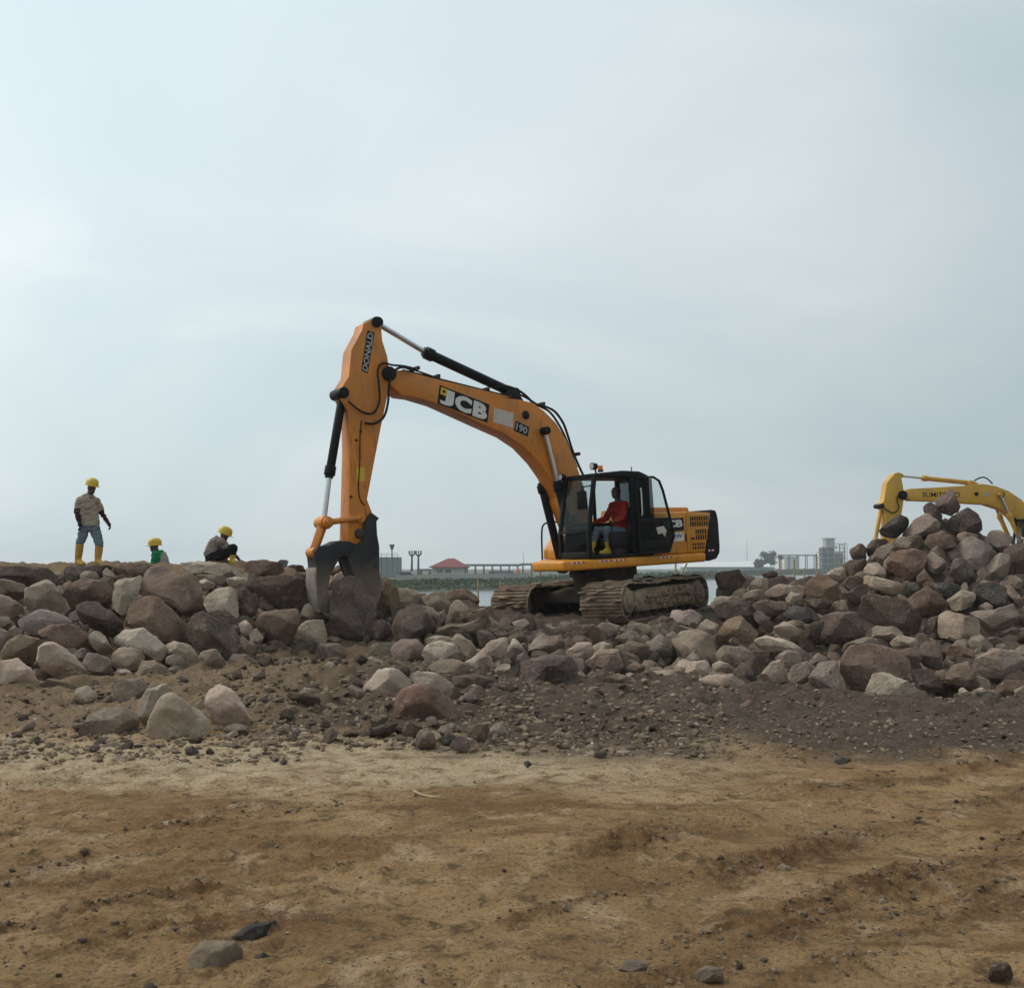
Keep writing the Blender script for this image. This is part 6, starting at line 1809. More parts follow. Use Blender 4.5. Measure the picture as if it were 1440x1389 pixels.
def striding_worker():
    F = Frame(80, 660, 9.26, 19.6, 400, 1247)
    org = F.base.copy()
    root = empty('person', org)
    tag(root, 'person in yellow helmet, beige T-shirt and jeans striding along the rock wall', 'person')
    rt, fw = F.right, F.fw
    hc = F(450, 256, -0.02)
    face = (rt * 0.55 - fw * 0.62 - UP * 0.42)
    sL, sR = F(302, 398, 0.02), F(515, 408, -0.02)
    eL, wL = F(262, 545, 0.0), F(292, 690, -0.08)
    eR, wR = F(590, 575, 0.03), F(662, 690, -0.03)
    hL, hR = F(372, 742, 0.01), F(485, 745, 0.0)
    kL, aL = F(300, 965, -0.02), F(275, 1180, 0.10)
    kR, aR = F(552, 975, -0.10), F(533, 1182, -0.04)
    fl = Flesh()
    head(fl, hc, face, UP)
    fl.limb([F(438, 290, 0.02), F(425, 355, 0.02)], [0.058, 0.064])
    side = rt * 0.97 + fw * 0.05
    fl.loft([(F(415, 350, 0.01), 0.10, 0.08), (F(410, 385, 0.01), 0.165, 0.095), (F(415, 470, 0.01), 0.150, 0.105), (F(425, 600, 0.01), 0.130, 0.095), (F(430, 700, 0.01), 0.142, 0.10), (F(428, 775, 0.01), 0.130, 0.10)], side)
    for s_, e_, w_ in ((sL, eL, wL), (sR, eR, wR)): fl.limb([s_, e_, w_], [0.062, 0.046, 0.032])
    for h_, k_, a_ in ((hL, kL, aL), (hR, kR, aR)): fl.limb([h_, k_, a_], [0.088, 0.058, 0.042])
    hand(fl, wL, (wL - eL) + UP * -0.05, -fw, 0.5)
    hand(fl, wR, (wR - eR), -fw + rt * 0.2, 0.8)
    fl.build('body', MAT['skin'], root, 0.010, 2, org)
    fl = Flesh()
    fl.loft([(F(424, 330, 0.01), 0.074, 0.068), (F(412, 360, 0.01), 0.150, 0.090), (F(408, 395, 0.01), 0.180, 0.112), (F(415, 480, 0.01), 0.172, 0.124), (F(425, 600, 0.01), 0.170, 0.118), (F(430, 700, 0.01), 0.178, 0.124), (F(428, 738, 0.01), 0.182, 0.128)], side)
    fl.limb([sL, sL.lerp(eL, 0.62)], [0.070, 0.072]); fl.limb([sR, sR.lerp(eR, 0.62)], [0.068, 0.068])
    fl.limb([F(424, 350, 0.01), sL], [0.060, 0.066]); fl.limb([F(424, 350, 0.01), sR], [0.060, 0.064])
    fl.build('t_shirt', MAT['tee'], root, 0.011, 3, org)
    for s_, e_, w_ in ((sL, eL, wL), (sR, eR, wR)):
        Flesh().limb([s_.lerp(e_, 0.50), e_, e_.lerp(w_, 0.72)], [0.058, 0.056, 0.042]).build('sleeve', MAT['maroon'], root, 0.009, 2, org)
    for e_, w_, dv, sv, cu in ((eL, wL, (wL - eL) + UP * -0.05, -fw, 0.5), (eR, wR, wR - eR, -fw + rt * 0.2, 0.8)):
        fl = Flesh(); fl.limb([e_.lerp(w_, 0.70), w_], [0.041, 0.037]); hand(fl, w_, dv, sv, cu, 1.12, 0.002)
        fl.build('glove', MAT['glove'], root, 0.006, 1, org)
    fl = Flesh()
    fl.loft([(F(428, 715, 0.01), 0.150, 0.105), (F(428, 760, 0.01), 0.160, 0.115), (F(428, 800, 0.01), 0.150, 0.110)], side)
    fl.limb([hL, hL.lerp(kL, 0.5), kL, kL.lerp(aL, 0.25)], [0.105, 0.092, 0.074, 0.062])
    fl.limb([hR, hR.lerp(kR, 0.5), kR, kR.lerp(aR, 0.25)], [0.105, 0.092, 0.076, 0.062])
    fl.build('jeans', MAT['jeans'], root, 0.011, 3, org)
    boot(root, org, kL, aL, rt * 0.55 - fw * 0.8, MAT['boot'], 0.31, 0.077)
    boot(root, org, kR, aR, rt * 0.5 - fw * 0.8, MAT['boot'], 0.31, 0.077)
    helmet(F(455, 208, -0.01), face + UP * 0.25, UP + rt * 0.12 - fw * 0.1, MAT['helmet'], root, org)
striding_worker()

def green_worker():
    F = Frame(195, 735, 9.6, 20.2, 260, 560)
    org = F.base - UP * 0.42
    root = empty('person', org)
    tag(root, 'person in yellow helmet and green shirt crouching behind the rock wall', 'person')
    rt, fw = F.right, F.fw
    face = (-rt * 0.95 - fw * 0.25 - UP * 0.35)
    hc = F(215, 330, -0.02)
    sN, sF = F(228, 425, -0.14), F(300, 425, 0.14)
    fl = Flesh(); head(fl, hc, face, UP)
    fl.limb([F(225, 350, 0), F(245, 395, 0)], [0.054, 0.060])
    side = fw * 0.9 + rt * 0.35
    hip = F(345, 690, 0.0)
    tors = [(F(250, 390, 0), 0.10, 0.08), (F(262, 420, 0), 0.17, 0.095), (F(290, 500, 0), 0.155, 0.11), (F(325, 600, 0), 0.145, 0.105), (hip, 0.15, 0.12)]
    fl.loft(tors, side)
    arms = []
    for s_, o in ((sN, -0.16), (sF, 0.16)):
        e_ = F(205, 560, o * 0.9); w_ = F(120, 600, o * 0.6)
        arms.append((s_, e_, w_)); fl.limb([s_, e_, w_], [0.060, 0.045, 0.032]); hand(fl, w_, (w_ - e_) - UP * 0.05, UP, 0.8)
    legs = []
    for o in (-0.11, 0.11):
        h_ = hip + fw * o; k_ = F(150, 650, o * 1.5); a_ = Vector((F(260, 700, o * 1.5).x, F(260, 700, o * 1.5).y, org.z + 0.10))
        legs.append((h_, k_, a_)); fl.limb([h_, k_, a_], [0.088, 0.058, 0.042])
    fl.build('body', MAT['skin'], root, 0.010, 2, org)
    fl = Flesh(); fl.loft([(c, a + 0.018, b + 0.014) for c, a, b in tors], side)
    for s_, e_, w_ in arms: fl.limb([s_, e_, e_.lerp(w_, 0.8)], [0.078, 0.062, 0.048])
    fl.build('shirt', MAT['green_shirt'], root, 0.011, 3, org)
    fl = Flesh(); fl.loft([(c + rt * 0.012, (a + 0.030) * k, b + 0.030) for (c, a, b), k in zip(tors[1:], (0.72, 0.92, 1.0, 1.02))], side)
    fl.build('vest', MAT['grey_vest'], root, 0.011, 3, org)
    fl = Flesh()
    for h_, k_, a_ in legs: fl.limb([h_, k_, k_.lerp(a_, 0.6)], [0.11, 0.078, 0.066])
    fl.build('trousers', MAT['black_cloth'], root, 0.012, 3, org)
    for h_, k_, a_ in legs: boot(root, org, k_, a_, -rt, MAT['boot'], 0.2)
    helmet(F(220, 302, -0.01), face + UP * 0.3, UP - rt * 0.05, MAT['helmet'], root, org)
green_worker()

def crouching_worker():
    F = Frame(195, 735, 9.6, 19.4, 1200, 575)
    org = F.base.copy()
    root = empty('person', org)
    tag(root, 'person in grey-brown shirt and black trousers squatting on the pale slab', 'person')
    rt, fw = F.right, F.fw
    side = fw * 0.8 + rt * 0.6
    hc = F(1150, 178, 0.02)
    face = (rt * 0.80 + fw * 0.25 - UP * 0.55)
    hip = F(1010, 470, 0.0)
    tors = [(hip, 0.150, 0.125), (F(1000, 420, 0), 0.160, 0.13), (F(1035, 330, 0), 0.155, 0.125), (F(1080, 255, 0), 0.165, 0.11), (F(1110, 220, 0), 0.11, 0.085)]
    fl = Flesh(); head(fl, hc, face, UP + rt * 0.4)
    fl.limb([F(1140, 200, 0.01), F(1105, 235, 0)], [0.054, 0.062])
    fl.loft(tors, side)
    arms, legs = [], []
    for o in (-0.17, 0.17):
        s_ = F(1110 if o < 0 else 1130, 262, o); e_ = F(1215, 375, o * 0.9); w_ = F(1335, 470, o * 0.5)
        arms.append((s_, e_, w_)); fl.limb([s_, e_, w_], [0.060, 0.045, 0.032]); hand(fl, w_, (w_ - e_) - UP * 0.1, -fw, 0.7)
    for o, kx, ky, ax in ((-0.12, 1275, 345, 1262), (0.14, 1245, 360, 1150)):
        h_ = hip + fw * o * 0.7 + rt * 0.02; k_ = F(kx, ky, o * 1.5); a_ = F(ax, 505, o * 1.4)
        legs.append((h_, k_, a_)); fl.limb([h_, k_, a_], [0.090, 0.058, 0.042])
    fl.build('body', MAT['skin'], root, 0.010, 2, org)
    fl = Flesh(); fl.loft([(c, a + 0.022, b + 0.020) for c, a, b in tors], side)
    for s_, e_, w_ in arms: fl.limb([s_, e_, e_.lerp(w_, 0.25)], [0.080, 0.064, 0.056])
    fl.build('shirt', MAT['grey_shirt'], root, 0.011, 3, org)
    fl = Flesh(); fl.limb([hip + fw * -0.06, hip + fw * 0.06], [0.155, 0.155])
    for h_, k_, a_ in legs: fl.limb([h_, h_.lerp(k_, 0.5), k_, k_.lerp(a_, 0.35)], [0.125, 0.105, 0.082, 0.070])
    fl.build('trousers', MAT['black_cloth'], root, 0.012, 3, org)
    for i, (h_, k_, a_) in enumerate(legs): boot(root, org, k_, a_, rt * 0.7 - fw * 0.7 if i == 0 else rt, MAT['boot2'], 0.20, 0.060)
    helmet(F(1160, 150, 0.01), face + UP * 0.25 - fw * 0.1, UP + rt * 0.45, MAT['helmet'], root, org)
crouching_worker()

def operator():
    J = lambda x, y, z: JX.M @ Vector((x, y, z))
    org = J(0.20, 0.72, 1.36)
    root = empty('person', org)
    tag(root, 'person in red jacket and yellow boots at the controls in the cab', 'person')
    f3 = JX.M.to_3x3()
    fwd, left = f3 @ Vector((1, 0, 0)), f3 @ Vector((0, 1, 0))
    fl = Flesh()
    head(fl, J(0.17, 0.72, 2.62), fwd + left * 0.1 - UP * 0.15, UP)
    fl.limb([J(0.13, 0.72, 2.54), J(0.10, 0.72, 2.42)], [0.055, 0.06])
    tors = [(J(0.08, 0.72, 1.80), 0.155, 0.12), (J(0.07, 0.72, 1.98), 0.145, 0.115), (J(0.08, 0.72, 2.20), 0.165, 0.12), (J(0.09, 0.72, 2.38), 0.17, 0.095), (J(0.10, 0.72, 2.45), 0.09, 0.075)]
    fl.loft(tors, left)
    arms, legs = [], []
    for s in (-1, 1):
        s_ = J(0.09, 0.72 + 0.19 * s, 2.36); e_ = J(0.22, 0.72 + 0.27 * s, 2.10); w_ = J(0.48, 0.72 + 0.30 * s, 2.03)
        arms.append((s_, e_, w_)); fl.limb([s_, e_, w_], [0.06, 0.046, 0.034]); hand(fl, w_, w_ - e_, left * -s, 1.1)
        h_ = J(0.12, 0.72 + 0.09 * s, 1.80); k_ = J(0.58, 0.72 + 0.15 * s, 1.86); a_ = J(0.66 - 0.10 * s, 0.72 + 0.14 * s, 1.46)
        legs.append((h_, k_, a_)); fl.limb([h_, k_, a_], [0.09, 0.06, 0.042])
    fl.build('body', MAT['skin'], root, 0.011, 2, org)
    fl = Flesh(); fl.loft([(c, a + 0.025, b + 0.02) for c, a, b in tors], left)
    for s_, e_, w_ in arms: fl.limb([s_, e_, e_.lerp(w_, 0.85)], [0.082, 0.066, 0.050])
    fl.build('jacket', MAT['red_jacket'], root, 0.012, 3, org)
    fl = Flesh()
    for h_, k_, a_ in legs: fl.limb([h_, k_, k_.lerp(a_, 0.5)], [0.11, 0.08, 0.07])
    fl.build('jeans', MAT['jeans'], root, 0.012, 3, org)
    for h_, k_, a_ in legs: boot(root, org, k_, a_, fwd, MAT['boot2'], 0.27, 0.064)
    c = J(0.14, 0.72, 2.665)
    Flesh().ell(c - fwd * 0.012, (0.092, 0.092, 0.080)).build('hair', MAT['hair'], root, 0.012, 2, org)
operator()

# ------------------------------------------------------------------ the far shore
MAT['concrete'] = worn('pale concrete', (0.36, 0.35, 0.33), 0.9, (0.22, 0.20, 0.18), 0.5, 0.15)
MAT['grey_sheet'] = worn('grey sheet cladding', (0.21, 0.235, 0.24), 0.6, (0.16, 0.16, 0.15), 0.4, 0.1)
MAT['white_wall'] = worn('white wall paint', (0.68, 0.66, 0.62), 0.8, (0.35, 0.33, 0.3), 0.4, 0.2)
MAT['red_roof'] = worn('red roof tiles', (0.20, 0.030, 0.032), 0.8, (0.15, 0.04, 0.04), 0.5, 0.6)
MAT['white_roof'] = worn('white sheet roof', (0.66, 0.67, 0.66), 0.5, (0.5, 0.5, 0.48), 0.3, 0.05)
MAT['steel_far'] = worn('dark painted steelwork', (0.07, 0.085, 0.10), 0.6, amount=0.3)
MAT['dark_win'] = worn('dark window glass', (0.03, 0.035, 0.04), 0.2, amount=0.0)
MAT['wood'] = worn('weathered bamboo', (0.42, 0.33, 0.19), 0.8, (0.22, 0.16, 0.1), 0.4, 4)
MAT['orange_far'] = worn('orange plastic', (0.62, 0.13, 0.03), 0.6, amount=0.1)
MAT['truck'] = worn('blue-grey box body', (0.10, 0.12, 0.16), 0.6, (0.25, 0.10, 0.08), 0.5, 0.3)
def zf(x, y): return (520 + x / 5.143, 740 + y / 5.143)
def zr(x, y): return (960 + x / 5.143, 730 + y / 5.143)
def gz(u, d):
    return float(bank_h(u, d - shore_d(u)))
class Far:
    """frame at distance d: photo pixel -> local metres from the thing's base point"""
    def __init__(self, name, u, d, label, cat, group=None):
        self.d = d
        self.o = Vector(((u - CX) / FPX * d, d, gz(u, d) - 0.1))
        self.root = empty(name, self.o)
        tag(self.root, label, cat, group)
    def p(self, uv, dy=0.0):
        q = at_depth(uv[0], uv[1], self.d) - self.o
        return Vector((q.x, dy, q.z))
    def box(self, name, a, b, mat, depth, y0=0.0, parent=None, base=False):
        p, q = self.p(a), self.p(b)
        z0 = 0.0 if base else q.z
        return MB().box(((p.x + q.x) / 2, y0 + depth / 2, (p.z + z0) / 2), (abs(q.x - p.x), depth, abs(p.z - z0))).build(name, mat, parent or self.root, 0)

# grey plant building
T = Far('plant_building', 545, 262, 'grey windowless plant building with roof railing on the far shore', 'building')
T.box('wall', zf(-35, 222), zf(203, 365), MAT['grey_sheet'], 9, base=True)
a, c = T.p(zf(-35, 222)), T.p(zf(203, 222))
for k in range(7):
    x = a.x + (c.x - a.x) * k / 6
    MB().box((x, -0.06, a.z / 2), (0.12, 0.10, a.z)).build('cladding_rib', MAT['steel_far'], T.root, 0)
    MB().cyl((x, 0.2, a.z), (x, 0.2, a.z + 0.95), 0.05, n=6).build('rail_post', MAT['steel_far'], T.root, 0)
for h in (0.5, 0.95):
    MB().cyl((a.x, 0.2, a.z + h), (c.x, 0.2, a.z + h), 0.045, n=6).build('rail', MAT['steel_far'], T.root, 0)
q = T.p(zf(150, 222))
b = MB().cyl((q.x, 3, q.z), (q.x, 3, q.z + 2.6), 0.16, n=8); b.cyl((q.x, 3, q.z + 2.0), (q.x, 3, q.z + 3.4), 0.3, 0.75, n=8)
b.build('roof_vent', MAT['steel_far'], T.root, 0)
# floodlight masts
for x in (305, 352):
    T = Far('floodlight_mast', zf(x, 0)[0], 268, 'tall floodlight mast with lamp cage beside the red-roofed house', 'lamp mast', 'floodlight masts on the far shore')
    t_ = T.p(zf(x, 192))
    MB().cyl((t_.x, 0, 0), (t_.x, 0, t_.z - 1.0), 0.36, 0.24, n=10).build('pole', MAT['steel_far'], T.root)
    b = MB().cyl((t_.x, 0, t_.z - 1.0), (t_.x, 0, t_.z - 0.4), 0.28, 0.8, n=10)
    for k in range(8):
        an = k * math.pi / 4
        b.cyl((t_.x + 0.8 * math.cos(an), 0.8 * math.sin(an), t_.z - 0.5), (t_.x + 0.8 * math.cos(an), 0.8 * math.sin(an), t_.z + 0.6), 0.09, n=5)
    b.build('lamp_cage', MAT['steel_far'], T.root, 0)
# low dark shed
T = Far('shed', 571, 258, 'low dark shed between plant building and floodlight masts', 'shed')
T.box('wall', zf(222, 345), zf(302, 368), MAT['steel_far'], 6, base=True)
a, c, m_ = T.p(zf(212, 347)), T.p(zf(312, 347)), T.p(zf(260, 328))
MB().prism([(a.x, a.z), (c.x, c.z), (m_.x + 1.2, m_.z), (m_.x - 1.2, m_.z)], -0.4, 6.4).build('roof', MAT['dark_win'], T.root, 0)
# house
T = Far('house', 630, 300, 'pale house with red hipped roof on the far shore', 'house')
T.box('wall', zf(447, 293), zf(700, 362), MAT['white_wall'], 9, y0=1.5, base=True)
e0, e1, ap = T.p(zf(428, 293)), T.p(zf(712, 293)), T.p(zf(580, 230))
vs = [(e0.x, 0, e0.z), (e1.x, 0, e1.z), (e1.x, 12, e1.z), (e0.x, 12, e0.z), (ap.x - 1.0, 6, ap.z), (ap.x + 1.0, 6, ap.z)]
vs += [(x, y, z - 0.25) for x, y, z in vs[:4]]
MB().add(vs, [(0, 1, 5, 4), (1, 2, 5), (2, 3, 4, 5), (3, 0, 4), (6, 9, 8, 7), (0, 6, 7, 1), (1, 7, 8, 2), (2, 8, 9, 3), (3, 9, 6, 0)]).build('roof', MAT['red_roof'], T.root, 0)
for x0, x1 in ((485, 522), (545, 585), (685, 708)):
    w = T.box('window', zf(x0, 308), zf(x1, 338), MAT['dark_win'], 0.12, y0=1.42)
    p0, p1 = T.p(zf(x0, 308)), T.p(zf(x1, 338))
    MB().box(((p0.x + p1.x) / 2, 1.38, (p0.z + p1.z) / 2), (0.12, 0.06, abs(p0.z - p1.z))).build('mullion', MAT['white_wall'], w, 0)
for x in (460, 535, 615, 645):
    T.box('porch_post', zf(x - 3, 300), zf(x + 3, 362), MAT['concrete'], 0.4, y0=0.4, base=True)
# long wall along the shore
T = Far('boundary_wall', 660, 245, 'long low pale concrete wall along the far shore', 'wall')
for k in range(14):
    x0 = 190 + k * 70
    T.box('wall_panel', zf(x0, 352 - k * 1.2), zf(x0 + 68, 380), MAT['concrete'], 0.3, base=True)
# pipe racks
def pipe_rack(u, d, x0, x1, yt, n, label, z=zf, yb=350):
    T = Far('pipe_rack', u, d, label, 'pipe rack')
    for k in range(n):
        x = x0 + (x1 - x0) * k / (n - 1)
        p = T.p(z(x, yt))
        for dy in (0, 3.5):
            MB().box((p.x, dy, p.z / 2), (0.45, 0.35, p.z)).build('column', MAT['steel_far'], T.root, 0)
        MB().box((p.x, 1.75, p.z - 0.2), (0.4, 4.2, 0.35)).build('cross_beam', MAT['steel_far'], T.root, 0)
    a, c = T.p(z(x0, yt)), T.p(z(x1, yt))
    for dy, h, r in ((0, 0.1, 0.28), (1.2, 0.25, 0.22), (2.4, 0.25, 0.3), (3.5, 0.1, 0.28)):
        MB().cyl((a.x - 1, dy, a.z + h), (c.x + 1, dy, c.z + h), r, n=8).build('pipe', MAT['steel_far'], T.root)
pipe_rack(690, 320, 640, 1070, 284, 8, 'long dark steel pipe rack running from the red-roofed house')
pipe_rack(748, 330, 1108, 1235, 278, 3, 'short steel pipe rack beside the orange excavator step')
pipe_rack(595, 330, 368, 432, 318, 2, 'low pipe bridge between floodlight masts and red-roofed house')
T = Far('truck', 708, 292, 'dark low box truck parked under the pipe rack', 'truck')
T.box('box_body', zf(860, 322), zf(1040, 342), MAT['truck'], 2.6)
T.box('cab', zf(1042, 326), zf(1052, 342), MAT['white_wall'], 2.4, y0=0.1)
for x in (880, 900, 1000, 1044):
    p = T.p(zf(x, 342)); MB().cyl((p.x, 0.0, p.z - 0.3), (p.x, 2.6, p.z - 0.3), 0.55, n=12).build('wheel', MAT['rubber'], T.root)
T = Far('water_barrel', 728, 290, 'bright orange tank standing beside the far truck', 'tank')
p0, p1 = T.p(zf(1056, 305)), T.p(zf(1086, 345))
b = MB().cyl(((p0.x + p1.x) / 2, 0, 0), ((p0.x + p1.x) / 2, 0, p0.z - 0.4), abs(p1.x - p0.x) / 2, n=14); b.cyl(((p0.x + p1.x) / 2, 0, p0.z - 0.4), ((p0.x + p1.x) / 2, 0, p0.z), abs(p1.x - p0.x) / 2, 0.3, n=14)
b.build('shell', MAT['orange_far'], T.root)
# right: warehouse, tree, racks, tower under construction
T = Far('warehouse', 1030, 640, 'long low warehouse with white roof on the far shore', 'warehouse')
a, c = T.p(zr(30, 345)), T.p(zr(665, 345))
MB().box(((a.x + c.x) / 2, 12, a.z / 2), (c.x - a.x, 24, a.z)).build('wall', MAT['grey_sheet'], T.root, 0)
t0, t1 = T.p(zr(60, 312)), T.p(zr(640, 300))
vs = [(a.x - 1, -1, a.z), (c.x + 1, -1, c.z), (c.x + 1, 25, c.z), (a.x - 1, 25, a.z), (t0.x, 12, t0.z), (t1.x, 12, t1.z)]
MB().add(vs, [(0, 1, 5, 4), (1, 2, 5), (2, 3, 4, 5), (3, 0, 4), (3, 2, 1, 0)]).build('roof', MAT['white_roof'], T.root, 0)
pipe_rack(1122, 600, 712, 962, 262, 5, 'steel pipe rack between the far tree and the scaffolded tower', zr)
T = Far('storage_building', 1120, 640, 'pale flat building behind the far pipe rack', 'building')
T.box('wall', zr(735, 275), zr(840, 345), MAT['white_wall'], 10, base=True)
T.box('roof_slab', zr(730, 271), zr(846, 276), MAT['concrete'], 10.6, y0=-0.3)
T = Far('scaffolded_tower', 1170, 560, 'unfinished concrete tower wrapped in scaffolding on the far shore', 'building')
lv = [365, 322, 280, 238, 200]
for i, y in enumerate(lv):
    T.box('floor_slab', zr(1005 if i < 4 else 1040, y - 5), zr(1178 if i < 4 else 1110, y + 3), MAT['concrete'], 9)
for x in (1010, 1052, 1098, 1140, 1172):
    T.box('column', zr(x - 5, 205 if 1040 < x < 1110 else 185 if x > 1110 else 240), zr(x + 5, 370), MAT['concrete'], 0.8, base=True)
T.box('core_wall', zr(1042, 140), zr(1105, 200), MAT['concrete'], 6, y0=1)
T.box('core_roof', zr(1036, 135), zr(1111, 141), MAT['concrete'], 7, y0=0.5)
T.box('infill_wall', zr(1015, 205), zr(1100, 370), MAT['steel_far'], 6, y0=1.5, base=True)
T.box('infill_wall', zr(1105, 245), zr(1174, 370), MAT['grey_sheet'], 6, y0=2.5, base=True)
for x in (986, 1000, 1020, 1040, 1062, 1084, 1106, 1128, 1150, 1168, 1184):
    p = T.p(zr(x, 175 if x > 1100 else 205)); MB().cyl((p.x, -1, 0), (p.x, -1, p.z), 0.12, n=6).build('scaffold_pole', MAT['steel_far'], T.root)
for y in (210, 235, 260, 285, 310, 335):
    p0, p1 = T.p(zr(985, y)), T.p(zr(1186, y)); MB().cyl((p0.x, -1, p0.z), (p1.x, -1, p1.z), 0.10, n=6).build('scaffold_ledger', MAT['steel_far'], T.root)
for xs in (((1110, 178), (1180, 178)), ((1105, 205), (1180, 170))):
    p0, p1 = T.p(zr(*xs[0])), T.p(zr(*xs[1])); MB().cyl((p0.x, -0.5, p0.z), (p1.x, -0.5, p1.z), 0.18, n=6).build('scaffold_brace', MAT['steel_far'], T.root)
# thin far pylons
for u, v0, d in ((1050, 760, 900), (736, 776, 620)):
    T = Far('aerial_mast', u, d, 'thin aerial mast above the white-roofed warehouse' if u > 900 else 'thin aerial mast behind the pipe rack', 'mast')
    p = T.p((u, v0)); MB().cyl((0, 0, 0), (p.x, 0, p.z), 0.30, 0.10, n=6).build('pole', MAT['steel_far'], T.root)

def leaf_mat(name, a, b_):
    m, t, b = new_mat(name)
    an = N(t, 'ShaderNodeAttribute', attribute_name='tone')
    t.links.new(ramp(t, an.outputs['Fac'], [(0.0, a), (1.0, b_)]), b.inputs['Base Color'])
    b.inputs['Roughness'].default_value = 0.85
    b.inputs['Specular IOR Level'].default_value = 0.2
    return m
MAT['leaf'] = leaf_mat('foliage', (0.018, 0.032, 0.012), (0.060, 0.085, 0.030))
MAT['bush'] = leaf_mat('shore shrubs', (0.022, 0.042, 0.018), (0.085, 0.105, 0.045))
def leaf_mesh(name, centres, sizes, g2):
    V, F, A = [], [], []
    for i, (c, s) in enumerate(zip(centres, sizes)):
        n1_, n2_ = g2.standard_normal(3), g2.standard_normal(3)
        n1_ /= np.linalg.norm(n1_); n2_ -= n1_ * (n1_ @ n2_); n2_ /= np.linalg.norm(n2_)
        V += [c - n1_ * s, c + n2_ * s * 0.55, c + n1_ * s, c - n2_ * s * 0.55]
        F.append((4 * i, 4 * i + 1, 4 * i + 2, 4 * i + 3)); A.append(g2.random())
    me = bpy.data.meshes.new(name)
    me.from_pydata([tuple(v) for v in V], [], F)
    at = me.attributes.new('tone', 'FLOAT', 'FACE'); at.data.foreach_set('value', A)
    return me
def far_tree(u, v0, w, d, label):
    g2 = np.random.default_rng(int(u))
    T = Far('tree', u, d, label, 'tree')
    top = T.p((u, v0)); H_ = top.z; Wd = w / FPX * d / 2
    b = MB().tube([(0, 0, 0), (0.1, 0, H_ * 0.35), (-0.1, 0.1, H_ * 0.7)], 0.3, 7, [0.35, 0.25, 0.12])
    for k in range(6):
        an = k * 1.1; b.tube([(0, 0, H_ * (0.3 + 0.05 * k)), (Wd * 0.6 * math.cos(an), Wd * 0.6 * math.sin(an), H_ * (0.5 + 0.06 * k))], 0.1, 5, [0.14, 0.05])
    b.build('trunk', MAT['wood'], T.root)
    cl = [(np.array([g2.normal(0, Wd * 0.45), g2.normal(0, Wd * 0.45), H_ * g2.uniform(0.42, 0.92)]), g2.uniform(0.22, 0.42) * Wd) for _ in range(26)]
    cs, ss = [], []
    for c, r in cl:
        for _ in range(170):
            q = g2.standard_normal(3); q *= r * g2.random() ** 0.4 / np.linalg.norm(q)
            cs.append(c + q); ss.append(g2.uniform(0.25, 0.55))
    mesh_obj('crown', leaf_mesh('crown', cs, ss, g2), MAT['leaf'], T.root)
far_tree(1083, 775, 26, 560, 'dark round tree beside the white-roofed warehouse')
far_tree(1066, 786, 12, 580, 'small tree partly hidden by the dark round tree')
far_tree(400, 787, 8, 200, 'small far tree showing above the boulders behind the grapple')
def shore_shrubs():
    g2 = np.random.default_rng(77)
    cs, ss = [], []
    for i in range(1500):
        u = g2.uniform(540, 1240) if i % 6 else g2.uniform(-300, 1900)
        e = 2 + 60 * g2.random() ** 2
        if u < 770: e = min(e, 40)
        d = float(shore_d(u)) + e
        x = (u - CX) / FPX * d
        z0 = float(bank_h(u, e))
        k = d / 200
        w, h = g2.uniform(0.6, 1.6) * k, g2.uniform(0.3, 1.1 if u > 760 else 0.7) * k ** 0.6
        for _ in range(16):
            cs.append(np.array([x + g2.normal(0, w), d + g2.normal(0, w), z0 + h * g2.random()])); ss.append(g2.uniform(0.15, 0.35) * k)
    tag(mesh_obj('shore_shrubs', leaf_mesh('shore_shrubs', cs, ss, g2), MAT['bush']), 'low green shrubs and grass covering the far bank', 'shrubs', kind='stuff')
shore_shrubs()
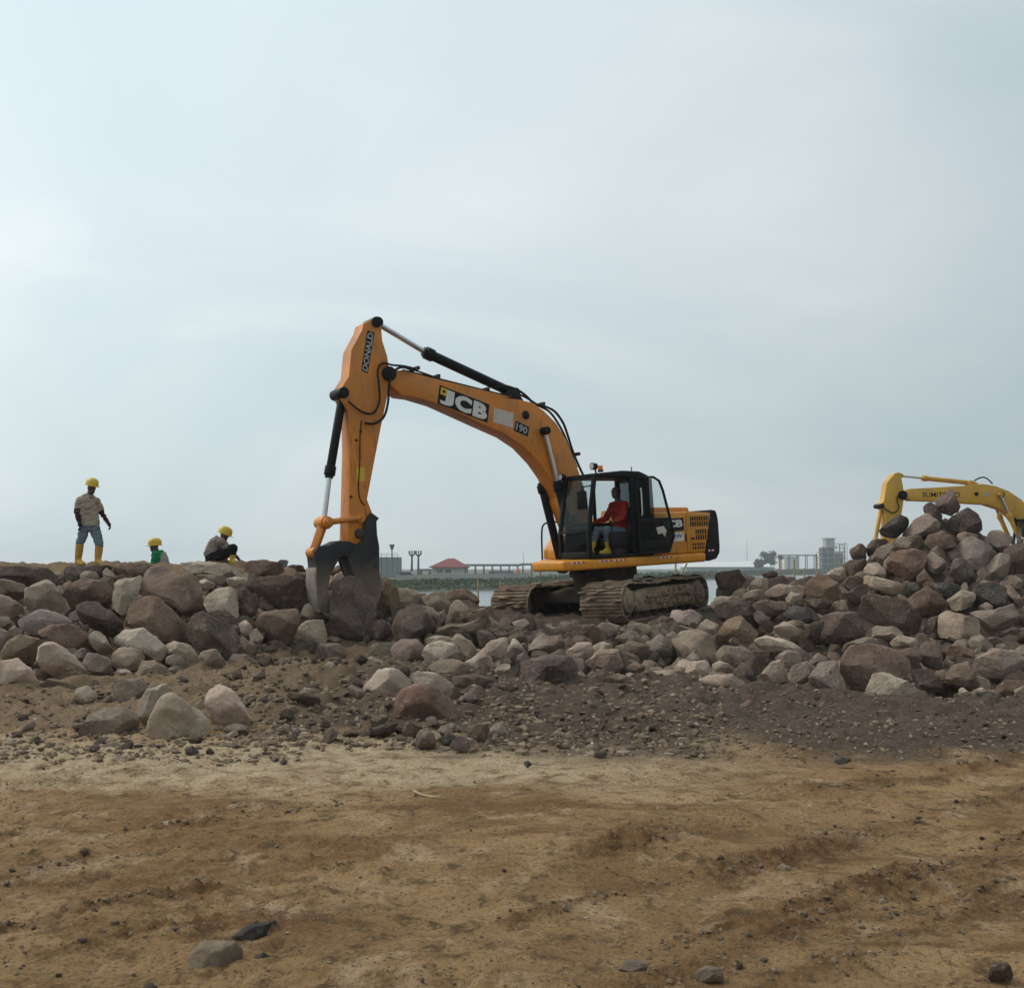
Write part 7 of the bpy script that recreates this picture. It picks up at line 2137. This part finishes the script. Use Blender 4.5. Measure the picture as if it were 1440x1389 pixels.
# bamboo stakes standing in the shallow water behind the mound
STAKES = [(672.5, 814, 27, 0.0, 'between grapple and tracks, the taller one'), (703.5, 815, 34, 0.0, 'just beside the farther track'), (1096, 786, 27, 0.0, 'nearest to the far tree'), (1116.5, 786, 26, 0.0, 'in the middle of the row before the far pipe rack'),
          (1148, 779, 27, 0.0, 'before the scaffolded tower'), (1131, 799, 30, 0.0, 'shortest of the row before the far pipe rack'), (1182, 786, 27, 0.0, 'beside the shoulder of the boulder heap'), (950, 792, 27, 0.0, 'upright under the counterweight'), (966, 792, 27.5, -0.55, 'leaning under the counterweight')]
for u, v, d, lean, lab in STAKES:
    tp_ = at_depth(u, v, d)
    bz = float(ground_z(tp_.x, d)) - 0.2
    bz = min(bz, WATER_Z - 0.3) if bz < 0 else bz
    o = bpy.data.objects.new('bamboo_stake', None)
    ln = tp_.z - bz
    pts = [(-lean * ln * -1.0 * (1 - k / 6), 0.02 * math.sin(k), bz - tp_.z + ln * k / 6) for k in range(7)]
    b = MB().tube(pts, 0.03, 7, [0.036 - 0.002 * k for k in range(7)])
    for k in range(1, 6):
        p = Vector(pts[k]); b.cyl(p - Vector((0, 0, 0.012)), p + Vector((0, 0, 0.012)), 0.040, n=7)
    o = b.build('bamboo_stake', MAT['wood'], None)
    o.location = tp_
    tag(o, f'pale bamboo stake {lab}', 'stake')
# a dry stick on the earth
p0, p1 = on_z(*(582, 1110), 0), on_z(*(620, 1122), 0)
b = MB().tube([Vector((p.x, p.y, float(ground_z(p.x, p.y)) + 0.012)) for p in (p0, p0.lerp(p1, 0.35), p0.lerp(p1, 0.7), p1)], 0.009, 6, [0.010, 0.009, 0.008, 0.005])
tag(b.build('stick', MAT['wood'], None), 'pale dry stick lying on the bare earth', 'stick')

# haze over water and far shore
def build_haze():
    me = MB().box((0, 700, 12.5), (4200, 2700, 35)).mesh('haze', 0)
    m = bpy.data.materials.new('haze')
    m.use_nodes = True
    t = m.node_tree
    t.nodes.clear()
    o_ = N(t, 'ShaderNodeOutputMaterial'); v = N(t, 'ShaderNodeVolumePrincipled')
    v.inputs['Color'].default_value = (0.86, 0.91, 0.95, 1)
    v.inputs['Density'].default_value = 0.00048
    v.inputs['Anisotropy'].default_value = 0.2
    t.links.new(v.outputs[0], o_.inputs['Volume'])
    tag(mesh_obj('haze', me, m), 'thin pale haze over water and far shore', 'haze', kind='stuff')
build_haze()
